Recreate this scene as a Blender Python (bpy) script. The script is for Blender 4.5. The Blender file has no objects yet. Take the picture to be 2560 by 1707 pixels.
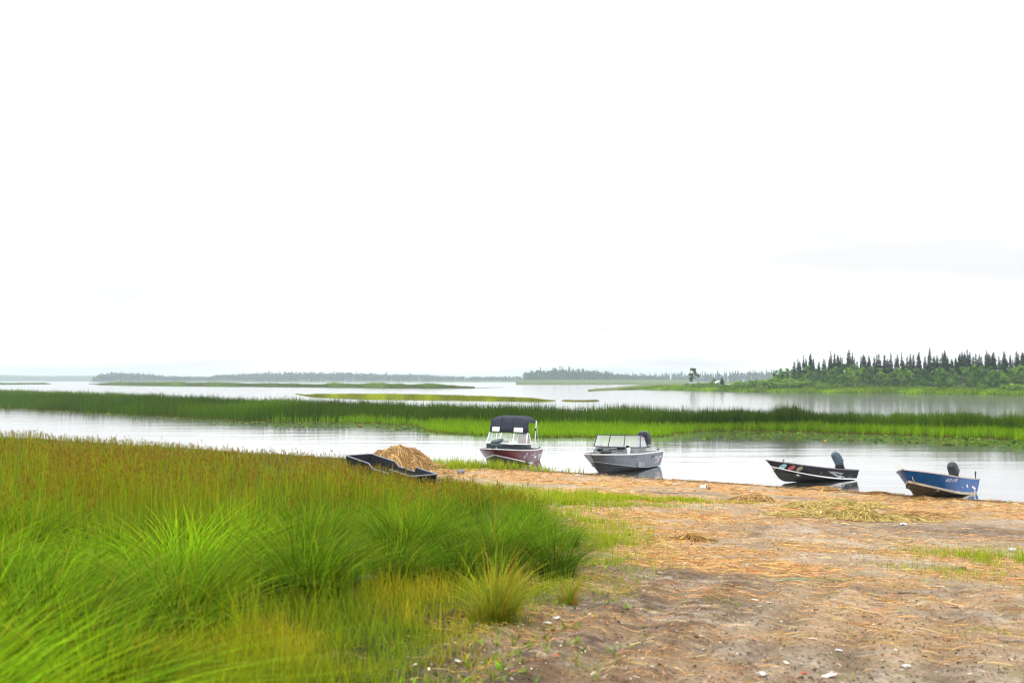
import bpy, math, random
import numpy as np
from mathutils import Vector, Matrix, Euler
R = math.radians
rng = np.random.default_rng(11)
random.seed(5)
scn = bpy.context.scene
COL = scn.collection

# ------------------------------------------------------------------ camera model (used to survey the place)
F = 2560 * 35 / 36.0
HOR = 950.0
PITCH = math.atan((HOR - 853.5) / F)
EYE = 4.0

def ray(u, v):
    x = (u - 1280) / F; yu = (853.5 - v) / F
    return np.array([x, math.cos(PITCH) - yu * math.sin(PITCH), math.sin(PITCH) + yu * math.cos(PITCH)])

def on_plane(u, v, z=0.0):
    d = ray(u, v); k = (z - EYE) / d[2]
    return np.array([d[0] * k, d[1] * k, z])

def at_depth(u, v, Y):
    d = ray(u, v); k = Y / d[1]
    return np.array([d[0] * k, Y, EYE + d[2] * k])

# ------------------------------------------------------------------ noise
def _hash(ix, iy, seed):
    n = (ix * 374761393 + iy * 668265263 + seed * 974634777) & 0xffffffff
    n = ((n ^ (n >> 13)) * 1274126177) & 0xffffffff
    return ((n ^ (n >> 16)) & 0xffff) / 65535.0

def vnoise(x, y, seed=0):
    x = np.asarray(x, float); y = np.asarray(y, float)
    ix = np.floor(x).astype(np.int64); iy = np.floor(y).astype(np.int64)
    fx = x - ix; fy = y - iy
    fx = fx * fx * (3 - 2 * fx); fy = fy * fy * (3 - 2 * fy)
    a = _hash(ix, iy, seed); b = _hash(ix + 1, iy, seed); c = _hash(ix, iy + 1, seed); d = _hash(ix + 1, iy + 1, seed)
    return (a * (1 - fx) + b * fx) * (1 - fy) + (c * (1 - fx) + d * fx) * fy

def fbm(x, y, o=4, seed=0):
    s = 0; a = 0.5; t = 0
    for k in range(o):
        s = s + a * vnoise(np.asarray(x) * 2 ** k, np.asarray(y) * 2 ** k, seed + k * 17); t += a; a *= 0.5
    return s / t

def sstep(a, b, x):
    t = np.clip((np.asarray(x, float) - a) / (b - a), 0, 1); return t * t * (3 - 2 * t)

# ------------------------------------------------------------------ terrain
NX, NY = 0.595, 0.804
def shore(x, y):
    """signed distance from the waterline, positive towards the water"""
    return (x - 2.1) * NX + (y - 43.6) * NY + 0.9 * (fbm(np.asarray(x) / 5.0, np.asarray(y) / 5.0, 3, 3) - 0.5)

def gbase(x, y):
    s = shore(x, y)
    up = 2.35 * np.power(np.clip(-s, 0, 200) / 36.4, 1.3)
    up = np.minimum(up, 2.6 + 0.02 * np.clip(-s - 38, 0, 200))
    return np.where(s < 0, up, np.maximum(-0.085 * s, -1.3))

def seg_dist(x, y, pts):
    best = np.full(np.shape(x), 1e9)
    for (ax, ay), (bx, by) in zip(pts[:-1], pts[1:]):
        dx, dy = bx - ax, by - ay
        t = np.clip(((x - ax) * dx + (y - ay) * dy) / (dx * dx + dy * dy), 0, 1)
        best = np.minimum(best, np.hypot(x - ax - t * dx, y - ay - t * dy))
    return best

def hit(u, v):
    """where the sight line through a point of the photograph meets the land"""
    d = ray(u, v); lo, hi = 2.0, 140.0
    for k in np.linspace(2, 140, 700):
        if EYE + d[2] * k < gbase(d[0] * k, d[1] * k): hi = k; break
        lo = k
    for _ in range(30):
        m = (lo + hi) / 2
        if EYE + d[2] * m < gbase(d[0] * m, d[1] * m): hi = m
        else: lo = m
    return np.array([d[0] * hi, d[1] * hi, EYE + d[2] * hi])

def polyhit(px): return [tuple(hit(u, v)[:2]) for u, v in px]
RUTS = [polyhit(p) for p in (
    [(1130, 1700), (1330, 1580), (1500, 1480), (1640, 1400)],
    [(1400, 1700), (1560, 1600), (1700, 1500), (1800, 1430)],
    [(1790, 1330), (1850, 1300), (1960, 1290), (2100, 1315), (2300, 1370)],
    [(2100, 1700), (2160, 1560), (2250, 1460)],
    [(2330, 1490), (2450, 1520), (2600, 1560)])]
def ground_z(x, y):
    z = gbase(x, y)
    s = shore(x, y)
    land = sstep(0.3, -1.5, s)
    d = np.hypot(x, y)
    near = sstep(90, 40, d)
    z = z + land * near * (0.035 * (fbm(x / 1.7, y / 1.7, 4, 21) - 0.5) + 0.022 * (fbm(x / 0.3, y / 0.3, 3, 5) - 0.5))
    for r in RUTS:
        dd = seg_dist(x, y, r)
        for off in (0.0, 0.75):
            q = np.abs(dd - off) / 0.16
            z = z - land * 0.026 * np.exp(-q * q) + land * 0.012 * np.exp(-((np.abs(dd - off) - 0.26) / 0.1) ** 2)
    return z

EDGE_Y = np.array([0, 4, 6.8, 8.0, 9.2, 10.6, 13, 15, 17.5, 19.5, 22, 24, 28, 32, 36, 40, 46, 60])
EDGE_X = np.array([-1.0, -0.75, -0.45, -0.3, 0.0, 0.5, 1.0, 1.35, 1.75, 1.9, 1.5, 1.1, 0.6, 0.0, -1.6, -3.6, -5.0, -9.0])
def edge_in(x, y):
    """metres inside the grass (positive) measured from its ragged right-hand border"""
    return np.interp(y, EDGE_Y, EDGE_X) + 0.7 * (fbm(np.asarray(x) / 1.1, np.asarray(y) / 1.1, 3, 8) - 0.5) - x

BLOBS = [((1560, 1330), 2.6, 3.0, 1.0), ((1760, 1400), 2.2, 2.2, .8), ((1980, 1360), 2.6, 1.6, .55), ((1520, 1240), 3.0, 3.4, .9),
         ((2050, 1420), 2.2, 1.0, .6), ((1700, 1290), 2.4, 3.0, .8), ((1900, 1260), 3.2, 2.5, .8), ((2200, 1270), 3.5, 2.6, .9), ((2350, 1290), 2.5, 1.6, .6)]
BLOBS = [(hit(*c)[:2], a, b, w) for c, a, b, w in BLOBS]
BARE = [((2020, 1325), 2.6, 1.9), ((2420, 1325), 3.4, 2.8), ((1720, 1232), 2.4, 0.9), ((2120, 1247), 3.0, 0.7), ((1660, 1430), 1.0, 1.0), ((1800, 1440), 1.3, .5)]
BARE = [(hit(*c)[:2], a, b) for c, a, b in BARE]
def straw_density(x, y):
    s = shore(x, y)
    w = sstep(-8.5, -4.0, s) * sstep(-5, -1.5, x) * 1.15
    for c, a, b, k in BLOBS:
        w = np.maximum(w, k * 1.25 * np.exp(-(((x - c[0]) / a) ** 2 + ((y - c[1]) / b) ** 2)))
    w = np.maximum(w, 0.22 * sstep(5, 9, y) + .25 * sstep(11, 16, y) * sstep(36, 28, y))
    for c, a, b in BARE:
        w = w * (1 - 0.85 * np.exp(-(((x - c[0]) / a) ** 2 + ((y - c[1]) / b) ** 2)))
    n = fbm(x / 1.3 + 3, y / 0.8, 4, 31)
    return np.clip(w * (0.25 + 1.5 * sstep(0.32, 0.62, n)), 0, 1) * sstep(0.6, -0.1, s)

# ------------------------------------------------------------------ materials
def new_mat(name):
    m = bpy.data.materials.new(name); m.use_nodes = True
    nt = m.node_tree; nt.nodes.clear()
    out = nt.nodes.new('ShaderNodeOutputMaterial')
    return m, nt, out

def N(nt, kind, **kw):
    n = nt.nodes.new(kind)
    for k, v in kw.items():
        if k in n.inputs: n.inputs[k].default_value = v
        else: setattr(n, k, v)
    return n

def ramp(nt, fac, stops):
    r = nt.nodes.new('ShaderNodeValToRGB'); cr = r.color_ramp
    while len(cr.elements) < len(stops): cr.elements.new(0.5)
    for e, (p, c) in zip(cr.elements, stops):
        e.position = p; e.color = (*c, 1)
    nt.links.new(fac, r.inputs['Fac']); return r.outputs['Color']

def mixc(nt, fac, a, b, blend='MIX'):
    m = nt.nodes.new('ShaderNodeMix'); m.data_type = 'RGBA'; m.blend_type = blend
    for sock, val in ((m.inputs[0], fac), (m.inputs[6], a), (m.inputs[7], b)):
        if hasattr(val, 'is_linked') or isinstance(val, bpy.types.NodeSocket): nt.links.new(val, sock)
        elif isinstance(val, (int, float)): sock.default_value = val
        else: sock.default_value = (*val, 1)
    return m.outputs[2]

def noise(nt, scale, detail=4, rough=0.55, coord='Object', stretch=None):
    tc = nt.nodes.new('ShaderNodeTexCoord')
    src = tc.outputs[coord]
    if stretch:
        mp = nt.nodes.new('ShaderNodeMapping'); mp.inputs['Scale'].default_value = stretch
        nt.links.new(src, mp.inputs['Vector']); src = mp.outputs['Vector']
    n = N(nt, 'ShaderNodeTexNoise', Scale=scale, Detail=detail, Roughness=rough)
    nt.links.new(src, n.inputs['Vector']); return n.outputs['Fac']

def paint(name, c, rough=0.4, metal=0.0, var=0.25, vscale=4.0, grime=None, coat=0.0, bump=0.0, spec=0.25):
    """painted or bare surface with uneven tone and a little grime"""
    m, nt, out = new_mat(name)
    b = N(nt, 'ShaderNodeBsdfPrincipled', Roughness=rough, Metallic=metal)
    b.inputs['Coat Weight'].default_value = coat; b.inputs['Specular IOR Level'].default_value = spec
    n = noise(nt, vscale, 5)
    lo = tuple(max(0, k * (1 - var)) for k in c); hi = tuple(min(1, k * (1 + var)) for k in c)
    colr = ramp(nt, n, [(0.3, lo), (0.7, hi)])
    if grime:
        g = noise(nt, vscale * 2.3, 6, 0.7)
        f = ramp(nt, g, [(0.52, (0, 0, 0)), (0.75, (1, 1, 1))])
        colr = mixc(nt, f, colr, grime)
    nt.links.new(colr, b.inputs['Base Color'])
    rr = nt.nodes.new('ShaderNodeMapRange'); rr.inputs[3].default_value = max(0.05, rough - 0.12); rr.inputs[4].default_value = min(1, rough + 0.15)
    nt.links.new(noise(nt, vscale * 3, 4), rr.inputs[0]); nt.links.new(rr.outputs[0], b.inputs['Roughness'])
    if bump:
        bp = N(nt, 'ShaderNodeBump', Strength=bump, Distance=0.02); nt.links.new(noise(nt, vscale * 6, 5), bp.inputs['Height'])
        nt.links.new(bp.outputs[0], b.inputs['Normal'])
    nt.links.new(b.outputs[0], out.inputs['Surface'])
    return m

def leaf_mat(name, trans=0.4, rough=0.6, tint=(1, 1, 1), spec=0.25):
    """leaves and blades: colour of each blade from the mesh attribute, some light passing through"""
    m, nt, out = new_mat(name)
    a = nt.nodes.new('ShaderNodeAttribute'); a.attribute_name = 'Col'
    col = mixc(nt, 1.0, a.outputs['Color'], tint, 'MULTIPLY')
    p = N(nt, 'ShaderNodeBsdfPrincipled', Roughness=rough)
    p.inputs['Specular IOR Level'].default_value = spec
    t = nt.nodes.new('ShaderNodeBsdfTranslucent')
    nt.links.new(col, p.inputs['Base Color']); nt.links.new(col, t.inputs['Color'])
    mx = nt.nodes.new('ShaderNodeMixShader'); mx.inputs[0].default_value = trans
    nt.links.new(p.outputs[0], mx.inputs[1]); nt.links.new(t.outputs[0], mx.inputs[2])
    nt.links.new(mx.outputs[0], out.inputs['Surface'])
    return m

def glass_mat(name, tint, painted_refl=0.12):
    m, nt, out = new_mat(name)
    t = nt.nodes.new('ShaderNodeBsdfTransparent'); t.inputs[0].default_value = (*tint, 1)
    g = nt.nodes.new('ShaderNodeBsdfGlossy'); g.inputs['Roughness'].default_value = 0.03
    d = nt.nodes.new('ShaderNodeBsdfDiffuse'); d.inputs[0].default_value = (0.75, 0.8, 0.8, 1)
    lw = N(nt, 'ShaderNodeLayerWeight'); pw = N(nt, 'ShaderNodeMath', operation='POWER'); pw.inputs[1].default_value = 4.0; nt.links.new(lw.outputs['Facing'], pw.inputs[0])
    mx = nt.nodes.new('ShaderNodeMixShader'); nt.links.new(pw.outputs[0], mx.inputs[0])
    nt.links.new(t.outputs[0], mx.inputs[1]); nt.links.new(g.outputs[0], mx.inputs[2])
    m2 = nt.nodes.new('ShaderNodeMixShader'); m2.inputs[0].default_value = painted_refl  # pale diffuse layer: sky reflection painted into the panes
    nt.links.new(mx.outputs[0], m2.inputs[1]); nt.links.new(d.outputs[0], m2.inputs[2])
    nt.links.new(m2.outputs[0], out.inputs['Surface'])
    return m

# ------------------------------------------------------------------ objects
def tag(o, label=None, cat=None, group=None, kind=None):
    if label: o['label'] = label
    if cat: o['category'] = cat
    if group: o['group'] = group
    if kind: o['kind'] = kind
    return o

def link(name, me, mats, parent=None):
    o = bpy.data.objects.new(name, me); COL.objects.link(o)
    for m in (mats if isinstance(mats, (list, tuple)) else [mats]): me.materials.append(m)
    if parent: o.parent = parent
    return o

def empty(name, loc, rot=(0, 0, 0)):
    o = bpy.data.objects.new(name, None); COL.objects.link(o)
    o.location = loc; o.rotation_euler = rot; o.empty_display_size = 0.3
    return o

def quad_mesh(name, verts, quads, cols=None, mat_idx=None, smooth=False):
    me = bpy.data.meshes.new(name)
    nv, nq = len(verts), len(quads)
    me.vertices.add(nv); me.vertices.foreach_set('co', np.ascontiguousarray(verts, dtype=np.float32).ravel())
    me.loops.add(nq * 4); me.loops.foreach_set('vertex_index', np.ascontiguousarray(quads, dtype=np.int32).ravel())
    me.polygons.add(nq)
    me.polygons.foreach_set('loop_start', np.arange(nq, dtype=np.int32) * 4)
    me.polygons.foreach_set('loop_total', np.full(nq, 4, dtype=np.int32))
    if smooth: me.polygons.foreach_set('use_smooth', np.ones(nq, dtype=bool))
    me.update(calc_edges=True)
    if cols is not None:
        at = me.color_attributes.new('Col', 'FLOAT_COLOR', 'POINT')
        c4 = np.ones((nv, 4), dtype=np.float32); c4[:, :3] = cols
        at.data.foreach_set('color', c4.ravel())
    return me

def ribbon_mesh(name, C, Wv, col):
    """C (n,s,3) centre lines, Wv (n,s,3) half-width vectors, col (n,s,3)"""
    n, s, _ = C.shape
    V = np.stack([C - Wv, C + Wv], axis=2)
    base = (np.arange(n) * s * 2)[:, None, None]
    k = np.arange(s - 1)[None, :, None] * 2
    q = base + k + np.array([0, 1, 3, 2])[None, None, :]
    cc = np.repeat(col[:, :, None, :], 2, axis=2)
    return quad_mesh(name, V.reshape(-1, 3), q.reshape(-1, 4), cc.reshape(-1, 3))

def blades(P, H, W, az, bend, col, tip, segs=3, twist=0.9, power=1.8):
    n = len(H); t = np.linspace(0, 1, segs + 1)[None, :]
    H = H[:, None]; b = bend[:, None]
    hor = H * b * t ** power
    ver = H * (t - 0.42 * b * t * t)
    C = np.empty((n, segs + 1, 3))
    C[:, :, 0] = P[:, 0:1] + np.cos(az)[:, None] * hor
    C[:, :, 1] = P[:, 1:2] + np.sin(az)[:, None] * hor
    C[:, :, 2] = P[:, 2:3] + ver
    tw = az + math.pi / 2 + rng.normal(0, twist, n)
    w = W[:, None] * 0.5 * (1 - 0.92 * t ** 1.6)
    Wv = np.zeros((n, segs + 1, 3))
    Wv[:, :, 0] = np.cos(tw)[:, None] * w; Wv[:, :, 1] = np.sin(tw)[:, None] * w
    c = col[:, None, :] * (1 - t[:, :, None] ** 1.5) + tip[:, None, :] * t[:, :, None] ** 1.5
    return C, Wv, c

def cat3(parts):
    """join ribbon sets of different segment counts into one mesh's worth of verts/quads/cols"""
    VV, QQ, CC, off = [], [], [], 0
    for C, Wv, col in parts:
        n, s, _ = C.shape
        V = np.stack([C - Wv, C + Wv], axis=2).reshape(-1, 3)
        q = ((np.arange(n) * s * 2)[:, None, None] + np.arange(s - 1)[None, :, None] * 2 + np.array([0, 1, 3, 2])[None, None, :]).reshape(-1, 4)
        VV.append(V); QQ.append(q + off); CC.append(np.repeat(col[:, :, None, :], 2, axis=2).reshape(-1, 3)); off += len(V)
    return np.concatenate(VV), np.concatenate(QQ), np.concatenate(CC)

def jit(c, n, s=0.25, hue=0.12):
    c = np.array(c)[None, :] * np.exp(rng.normal(0, s, (n, 1)))
    return np.clip(c * np.exp(rng.normal(0, hue, (n, 3))), 0, 1)

class MB:
    """collects shapes for ONE mesh object"""
    def __init__(s): s.v = []; s.f = []; s.m = []
    def add(s, verts, faces, mi=0):
        o = len(s.v); s.v += [tuple(map(float, p)) for p in verts]
        s.f += [tuple(i + o for i in f) for f in faces]; s.m += [mi] * len(faces); return s
    def box(s, c, size, rot=(0, 0, 0), mi=0, taper=1.0):
        M = Euler(rot).to_matrix(); hx, hy, hz = (k / 2 for k in size); pts = []
        for z in (-hz, hz):
            k = 1.0 if z < 0 else taper
            for x, y in ((-hx, -hy), (hx, -hy), (hx, hy), (-hx, hy)):
                pts.append(M @ Vector((x * k, y * k, z)) + Vector(c))
        return s.add(pts, [(0, 3, 2, 1), (4, 5, 6, 7), (0, 1, 5, 4), (1, 2, 6, 5), (2, 3, 7, 6), (3, 0, 4, 7)], mi)
    def tube(s, pts, r, n=8, mi=0):
        pts = [Vector(p) for p in pts]; k = len(pts)
        rr = r if isinstance(r, (list, tuple)) else [r] * k
        vs = []
        for i, p in enumerate(pts):
            d = (pts[min(i + 1, k - 1)] - pts[max(i - 1, 0)]).normalized()
            a = d.orthogonal().normalized() if abs(d.z) > 0.95 else d.cross(Vector((0, 0, 1))).normalized()
            b = d.cross(a)
            for j in range(n):
                q = 2 * math.pi * j / n; vs.append(p + (a * math.cos(q) + b * math.sin(q)) * rr[i])
        fs = [(i * n + j, i * n + (j + 1) % n, (i + 1) * n + (j + 1) % n, (i + 1) * n + j) for i in range(k - 1) for j in range(n)]
        fs += [tuple(range(n))[::-1], tuple((k - 1) * n + j for j in range(n))]
        return s.add(vs, fs, mi)
    def loft(s, secs, n=20, mi=0, M=None):
        """secs: (z, cx, rx, ry, power) superellipse rings stacked along z"""
        vs = []
        for z, cx, rx, ry, p in secs:
            for j in range(n):
                q = 2 * math.pi * j / n; c, d = math.cos(q), math.sin(q)
                v = Vector((cx + rx * math.copysign(abs(c) ** (2 / p), c), ry * math.copysign(abs(d) ** (2 / p), d), z))
                vs.append(M @ v if M else v)
        k = len(secs)
        fs = [(i * n + j, i * n + (j + 1) % n, (i + 1) * n + (j + 1) % n, (i + 1) * n + j) for i in range(k - 1) for j in range(n)]
        fs += [tuple(range(n))[::-1], tuple((k - 1) * n + j for j in range(n))]
        return s.add(vs, fs, mi)
    def sheet(s, grid, mi=0, flip=False, close=False):
        r, c = len(grid), len(grid[0])
        vs = [p for row in grid for p in row]; fs = []
        for i in range(r - 1):
            for j in range(c - 1):
                q = (i * c + j, i * c + j + 1, (i + 1) * c + j + 1, (i + 1) * c + j)
                fs.append(q[::-1] if flip else q)
        return s.add(vs, fs, mi)
    def build(s, name, mats, parent=None, smooth=False, bevel=0.0):
        me = bpy.data.meshes.new(name); me.from_pydata(s.v, [], s.f)
        me.polygons.foreach_set('material_index', s.m)
        if smooth: me.polygons.foreach_set('use_smooth', [True] * len(s.f))
        me.update()
        o = link(name, me, mats, parent)
        if bevel:
            b = o.modifiers.new('edge', 'BEVEL'); b.width = bevel; b.segments = 2; b.limit_method = 'ANGLE'; b.angle_limit = R(35)
        if smooth:
            try: me.set_sharp_from_angle(angle=R(38))
            except Exception: pass
        return o

# ------------------------------------------------------------------ ground: one sheet out to the horizon
def axis(lo, hi, step, far_lo, far_hi):
    core = list(np.arange(lo, hi + 1e-6, step)); a = []; d = step; x = lo
    while x > far_lo: d *= 1.22; x -= d; a.append(x)
    b = []; d = step; x = core[-1]
    while x < far_hi: d *= 1.22; x += d; b.append(x)
    return np.array(a[::-1] + core + b)
gx = axis(-9.0, 19.0, 0.1, -5200, 5200); gy = axis(4.0, 47.0, 0.11, -300, 5200)
GX, GY = np.meshgrid(gx, gy)
GZ = ground_z(GX, GY)
nx_, ny_ = len(gx), len(gy)
ii = (np.arange(ny_ - 1)[:, None] * nx_ + np.arange(nx_ - 1)[None, :])
gq = np.stack([ii, ii + 1, ii + nx_ + 1, ii + nx_], axis=-1).reshape(-1, 4)
gme = quad_mesh('ground', np.stack([GX, GY, GZ], -1).reshape(-1, 3), gq, smooth=True)
st = straw_density(GX, GY)
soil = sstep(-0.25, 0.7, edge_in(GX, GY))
rut = np.zeros_like(GX)
for r in RUTS:
    for off in (0.0, 0.75): rut = np.maximum(rut, .62 * np.exp(-((np.abs(seg_dist(GX, GY, r) - off)) / 0.2) ** 2))
for r in RUTS[:2]:
    rut = np.maximum(rut, np.exp(-(np.abs(seg_dist(GX, GY, r) - 0.35) / 0.55) ** 2))
rut = np.maximum(rut, 0.8 * sstep(1.6, 0.0, np.abs(edge_in(GX, GY) + 0.4)) * sstep(13, 10, GY))
for (u, v, a, b, k) in ((2440, 1330, 3.4, 2.4, .9), (1660, 1232, 2.6, .8, .9), (2120, 1247, 3.0, .6, .9), (2330, 1262, 4, .5, .9), (2500, 1520, .7, .25, .9), (1680, 1420, .9, .6, .6), (1440, 1660, 1.2, .5, .8)):
    c = hit(u, v)
    rut = np.maximum(rut, k * np.exp(-(((GX - c[0]) / a) ** 2 + ((GY - c[1]) / b) ** 2)))
for nm, arr in (('straw', st), ('soil', soil), ('damp', rut), ('wet', sstep(-1.3, -0.1, shore(GX, GY)))):
    at = gme.attributes.new(nm, 'FLOAT', 'POINT'); at.data.foreach_set('value', arr.astype(np.float32).ravel())

def ground_material():
    m, nt, out = new_mat('sandy_ground'); L = nt.links.new
    def attr(n):
        a = nt.nodes.new('ShaderNodeAttribute'); a.attribute_name = n; return a.outputs['Fac']
    big = noise(nt, 0.8, 6, 0.62); mid = noise(nt, 4.0, 7, 0.68); fine = noise(nt, 26.0, 6, 0.72)
    sand = ramp(nt, big, [(0.30, (0.20, 0.152, 0.106)), (0.47, (0.345, 0.28, 0.205)), (0.62, (0.50, 0.435, 0.345))])
    sand = mixc(nt, ramp(nt, mid, [(0.46, (0, 0, 0)), (0.66, (.7, .7, .7))]), sand, (0.18, 0.132, 0.09))
    sand = mixc(nt, ramp(nt, fine, [(0.5, (0, 0, 0)), (0.62, (0.7, 0.7, 0.7))]), sand, (0.10, 0.066, 0.04))
    sand = mixc(nt, ramp(nt, noise(nt, 47, 4, 0.6), [(0.6, (0, 0, 0)), (0.70, (0.6, 0.6, 0.6))]), sand, (0.46, 0.40, 0.33))
    # trampled straw flecks everywhere
    fl = ramp(nt, noise(nt, 16, 6, 0.7, stretch=(0.5, 1.6, 1)), [(0.53, (0, 0, 0)), (0.62, (.55, .55, .55))])
    sand = mixc(nt, fl, sand, (0.34, 0.20, 0.085))
    # a thin green bloom of low plants
    gr = ramp(nt, noise(nt, 1.5, 6, 0.7), [(0.53, (0, 0, 0)), (0.68, (.55, .55, .55))])
    sand = mixc(nt, gr, sand, (0.22, 0.21, 0.06))
    # dark churned earth
    dm = nt.nodes.new('ShaderNodeMath'); dm.operation = 'MULTIPLY'; L(attr('damp'), dm.inputs[0])
    L(ramp(nt, noise(nt, 3.0, 6, 0.7), [(0.36, (.2, .2, .2)), (0.58, (1, 1, 1))]), dm.inputs[1])
    sand = mixc(nt, dm.outputs[0], sand, (0.075, 0.048, 0.034))
    # matted straw
    strands = noise(nt, 11.0, 7, 0.75, stretch=(0.35, 2.2, 1))
    sc = ramp(nt, strands, [(0.3, (0.14, 0.075, 0.028)), (0.48, (0.38, 0.22, 0.082)), (0.66, (0.56, 0.37, 0.165))])
    sm = nt.nodes.new('ShaderNodeMath'); sm.operation = 'MULTIPLY'; L(attr('straw'), sm.inputs[0])
    L(ramp(nt, strands, [(0.34, (0.25, 0.25, 0.25)), (0.5, (1, 1, 1))]), sm.inputs[1])
    sand = mixc(nt, sm.outputs[0], sand, sc)
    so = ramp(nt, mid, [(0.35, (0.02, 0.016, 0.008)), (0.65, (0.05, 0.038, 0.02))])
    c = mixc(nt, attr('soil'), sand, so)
    c = mixc(nt, attr('wet'), c, (0.05, 0.036, 0.022))
    b = N(nt, 'ShaderNodeBsdfPrincipled', Roughness=0.92); b.inputs['Specular IOR Level'].default_value = 0.15
    L(c, b.inputs['Base Color'])
    b1 = N(nt, 'ShaderNodeBump', Strength=0.9, Distance=0.035); L(fine, b1.inputs['Height'])
    b2 = N(nt, 'ShaderNodeBump', Strength=0.8, Distance=0.09); L(mid, b2.inputs['Height']); L(b1.outputs[0], b2.inputs['Normal'])
    L(b2.outputs[0], b.inputs['Normal']); L(b.outputs[0], out.inputs['Surface'])
    return m
tag(link('ground', gme, ground_material()), kind='structure')

# ------------------------------------------------------------------ water
def water_material():
    m, nt, out = new_mat('river_water'); L = nt.links.new
    tc = nt.nodes.new('ShaderNodeTexCoord')
    def wave(scale, st, det, dist, strength, prev=None):
        mp = nt.nodes.new('ShaderNodeMapping'); mp.inputs['Scale'].default_value = st; mp.inputs['Rotation'].default_value = (0, 0, R(12))
        L(tc.outputs['Object'], mp.inputs['Vector'])
        n = N(nt, 'ShaderNodeTexNoise', Scale=scale, Detail=det, Roughness=0.5); L(mp.outputs[0], n.inputs['Vector'])
        bp = N(nt, 'ShaderNodeBump', Strength=strength, Distance=dist); L(n.outputs['Fac'], bp.inputs['Height'])
        if prev: L(prev, bp.inputs['Normal'])
        return bp.outputs[0]
    nrm = wave(1.6, (0.4, 1.1, 1), 4, 0.018, 0.4)
    nrm = wave(0.35, (0.22, 1.0, 1), 3, 0.08, 0.42, nrm)
    b = N(nt, 'ShaderNodeBsdfPrincipled', Roughness=0.10, IOR=WATER_IOR)
    b.inputs['Base Color'].default_value = (0.04, 0.045, 0.04, 1)
    L(nrm, b.inputs['Normal']); L(b.outputs[0], out.inputs['Surface'])
    return m
WATER_IOR = 24.0
wx = axis(-60, 60, 6, -5100, 5100); wy = axis(20, 140, 6, -250, 5100)
WX, WY = np.meshgrid(wx, wy); k = len(wx)
ii = (np.arange(len(wy) - 1)[:, None] * k + np.arange(k - 1)[None, :])
wme = quad_mesh('water', np.stack([WX, WY, WX * 0], -1).reshape(-1, 3), np.stack([ii, ii + 1, ii + k + 1, ii + k], -1).reshape(-1, 4), smooth=True)
tag(link('water', wme, water_material()), kind='structure')

# ------------------------------------------------------------------ sky, sun, air
SUN_EL, SUN_AZ = R(48), R(215)      # azimuth clockwise from +Y: behind and to the left of the camera
w = bpy.data.worlds.new('World'); scn.world = w; w.use_nodes = True
nt = w.node_tree; nt.nodes.clear(); L = nt.links.new
wo = nt.nodes.new('ShaderNodeOutputWorld'); bg = nt.nodes.new('ShaderNodeBackground'); bg.inputs['Strength'].default_value = 0.1
sky = nt.nodes.new('ShaderNodeTexSky'); sky.sky_type = 'NISHITA'; sky.sun_disc = False
sky.sun_elevation = SUN_EL; sky.sun_rotation = SUN_AZ; sky.dust_density = 4.0; sky.air_density = 1.0
hs = N(nt, 'ShaderNodeHueSaturation', Saturation=0.25); L(sky.outputs[0], hs.inputs['Color'])
tc = nt.nodes.new('ShaderNodeTexCoord'); sep = nt.nodes.new('ShaderNodeSeparateXYZ'); L(tc.outputs['Generated'], sep.inputs[0])
def M_(op, a, b=None):
    n = nt.nodes.new('ShaderNodeMath'); n.operation = op
    for s_, v_ in ((n.inputs[0], a), (n.inputs[1], b)):
        if v_ is None: continue
        if isinstance(v_, (int, float)): s_.default_value = v_
        else: L(v_, s_)
    return n.outputs[0]
zc = M_('MAXIMUM', sep.outputs['Z'], 0.0)
den = M_('ADD', zc, 0.12)
cmb = nt.nodes.new('ShaderNodeCombineXYZ'); L(M_('DIVIDE', sep.outputs['X'], den), cmb.inputs[0]); L(M_('DIVIDE', sep.outputs['Y'], den), cmb.inputs[1])
mp = nt.nodes.new('ShaderNodeMapping'); mp.inputs['Scale'].default_value = (0.55, 1.0, 1); mp.inputs['Rotation'].default_value = (0, 0, R(14)); mp.inputs['Location'].default_value = (3.1, 0.4, 0)
L(cmb.outputs[0], mp.inputs['Vector'])
cn = N(nt, 'ShaderNodeTexNoise', Scale=0.8, Detail=5, Roughness=0.5); L(mp.outputs[0], cn.inputs['Vector'])
cr = nt.nodes.new('ShaderNodeMapRange'); cr.interpolation_type = 'SMOOTHSTEP'
for i_, v_ in ((1, 0.30), (2, 0.60), (3, 0.68), (4, 1.12)): cr.inputs[i_].default_value = v_
L(cn.outputs['Fac'], cr.inputs[0])
# overcast: zenith about two and a half times as bright as the horizon
grad = M_('MULTIPLY', M_('ADD', M_('MULTIPLY', zc, M_('ADD', M_('MULTIPLY', zc, 0.9), 0.30)), 0.87), cr.outputs[0])
oc = nt.nodes.new('ShaderNodeMix'); oc.data_type = 'RGBA'; oc.blend_type = 'MULTIPLY'; oc.inputs[0].default_value = 1
oc.inputs[6].default_value = (9.9, 9.9, 10.0, 1); L(grad, oc.inputs[7])
mx = nt.nodes.new('ShaderNodeMix'); mx.data_type = 'RGBA'; mx.inputs[0].default_value = 0.93
L(hs.outputs[0], mx.inputs[6]); L(oc.outputs[2], mx.inputs[7]); L(mx.outputs[2], bg.inputs['Color']); L(bg.outputs[0], wo.inputs['Surface'])

sd = bpy.data.lights.new('sun', 'SUN'); sd.energy = 1.5; sd.angle = R(11); sd.color = (1.0, 0.96, 0.9)
so_ = bpy.data.objects.new('sun', sd); COL.objects.link(so_)
tosun = Vector((math.sin(SUN_AZ) * math.cos(SUN_EL), math.cos(SUN_AZ) * math.cos(SUN_EL), math.sin(SUN_EL)))
so_.rotation_euler = tosun.to_track_quat('Z', 'Y').to_euler()

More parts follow.
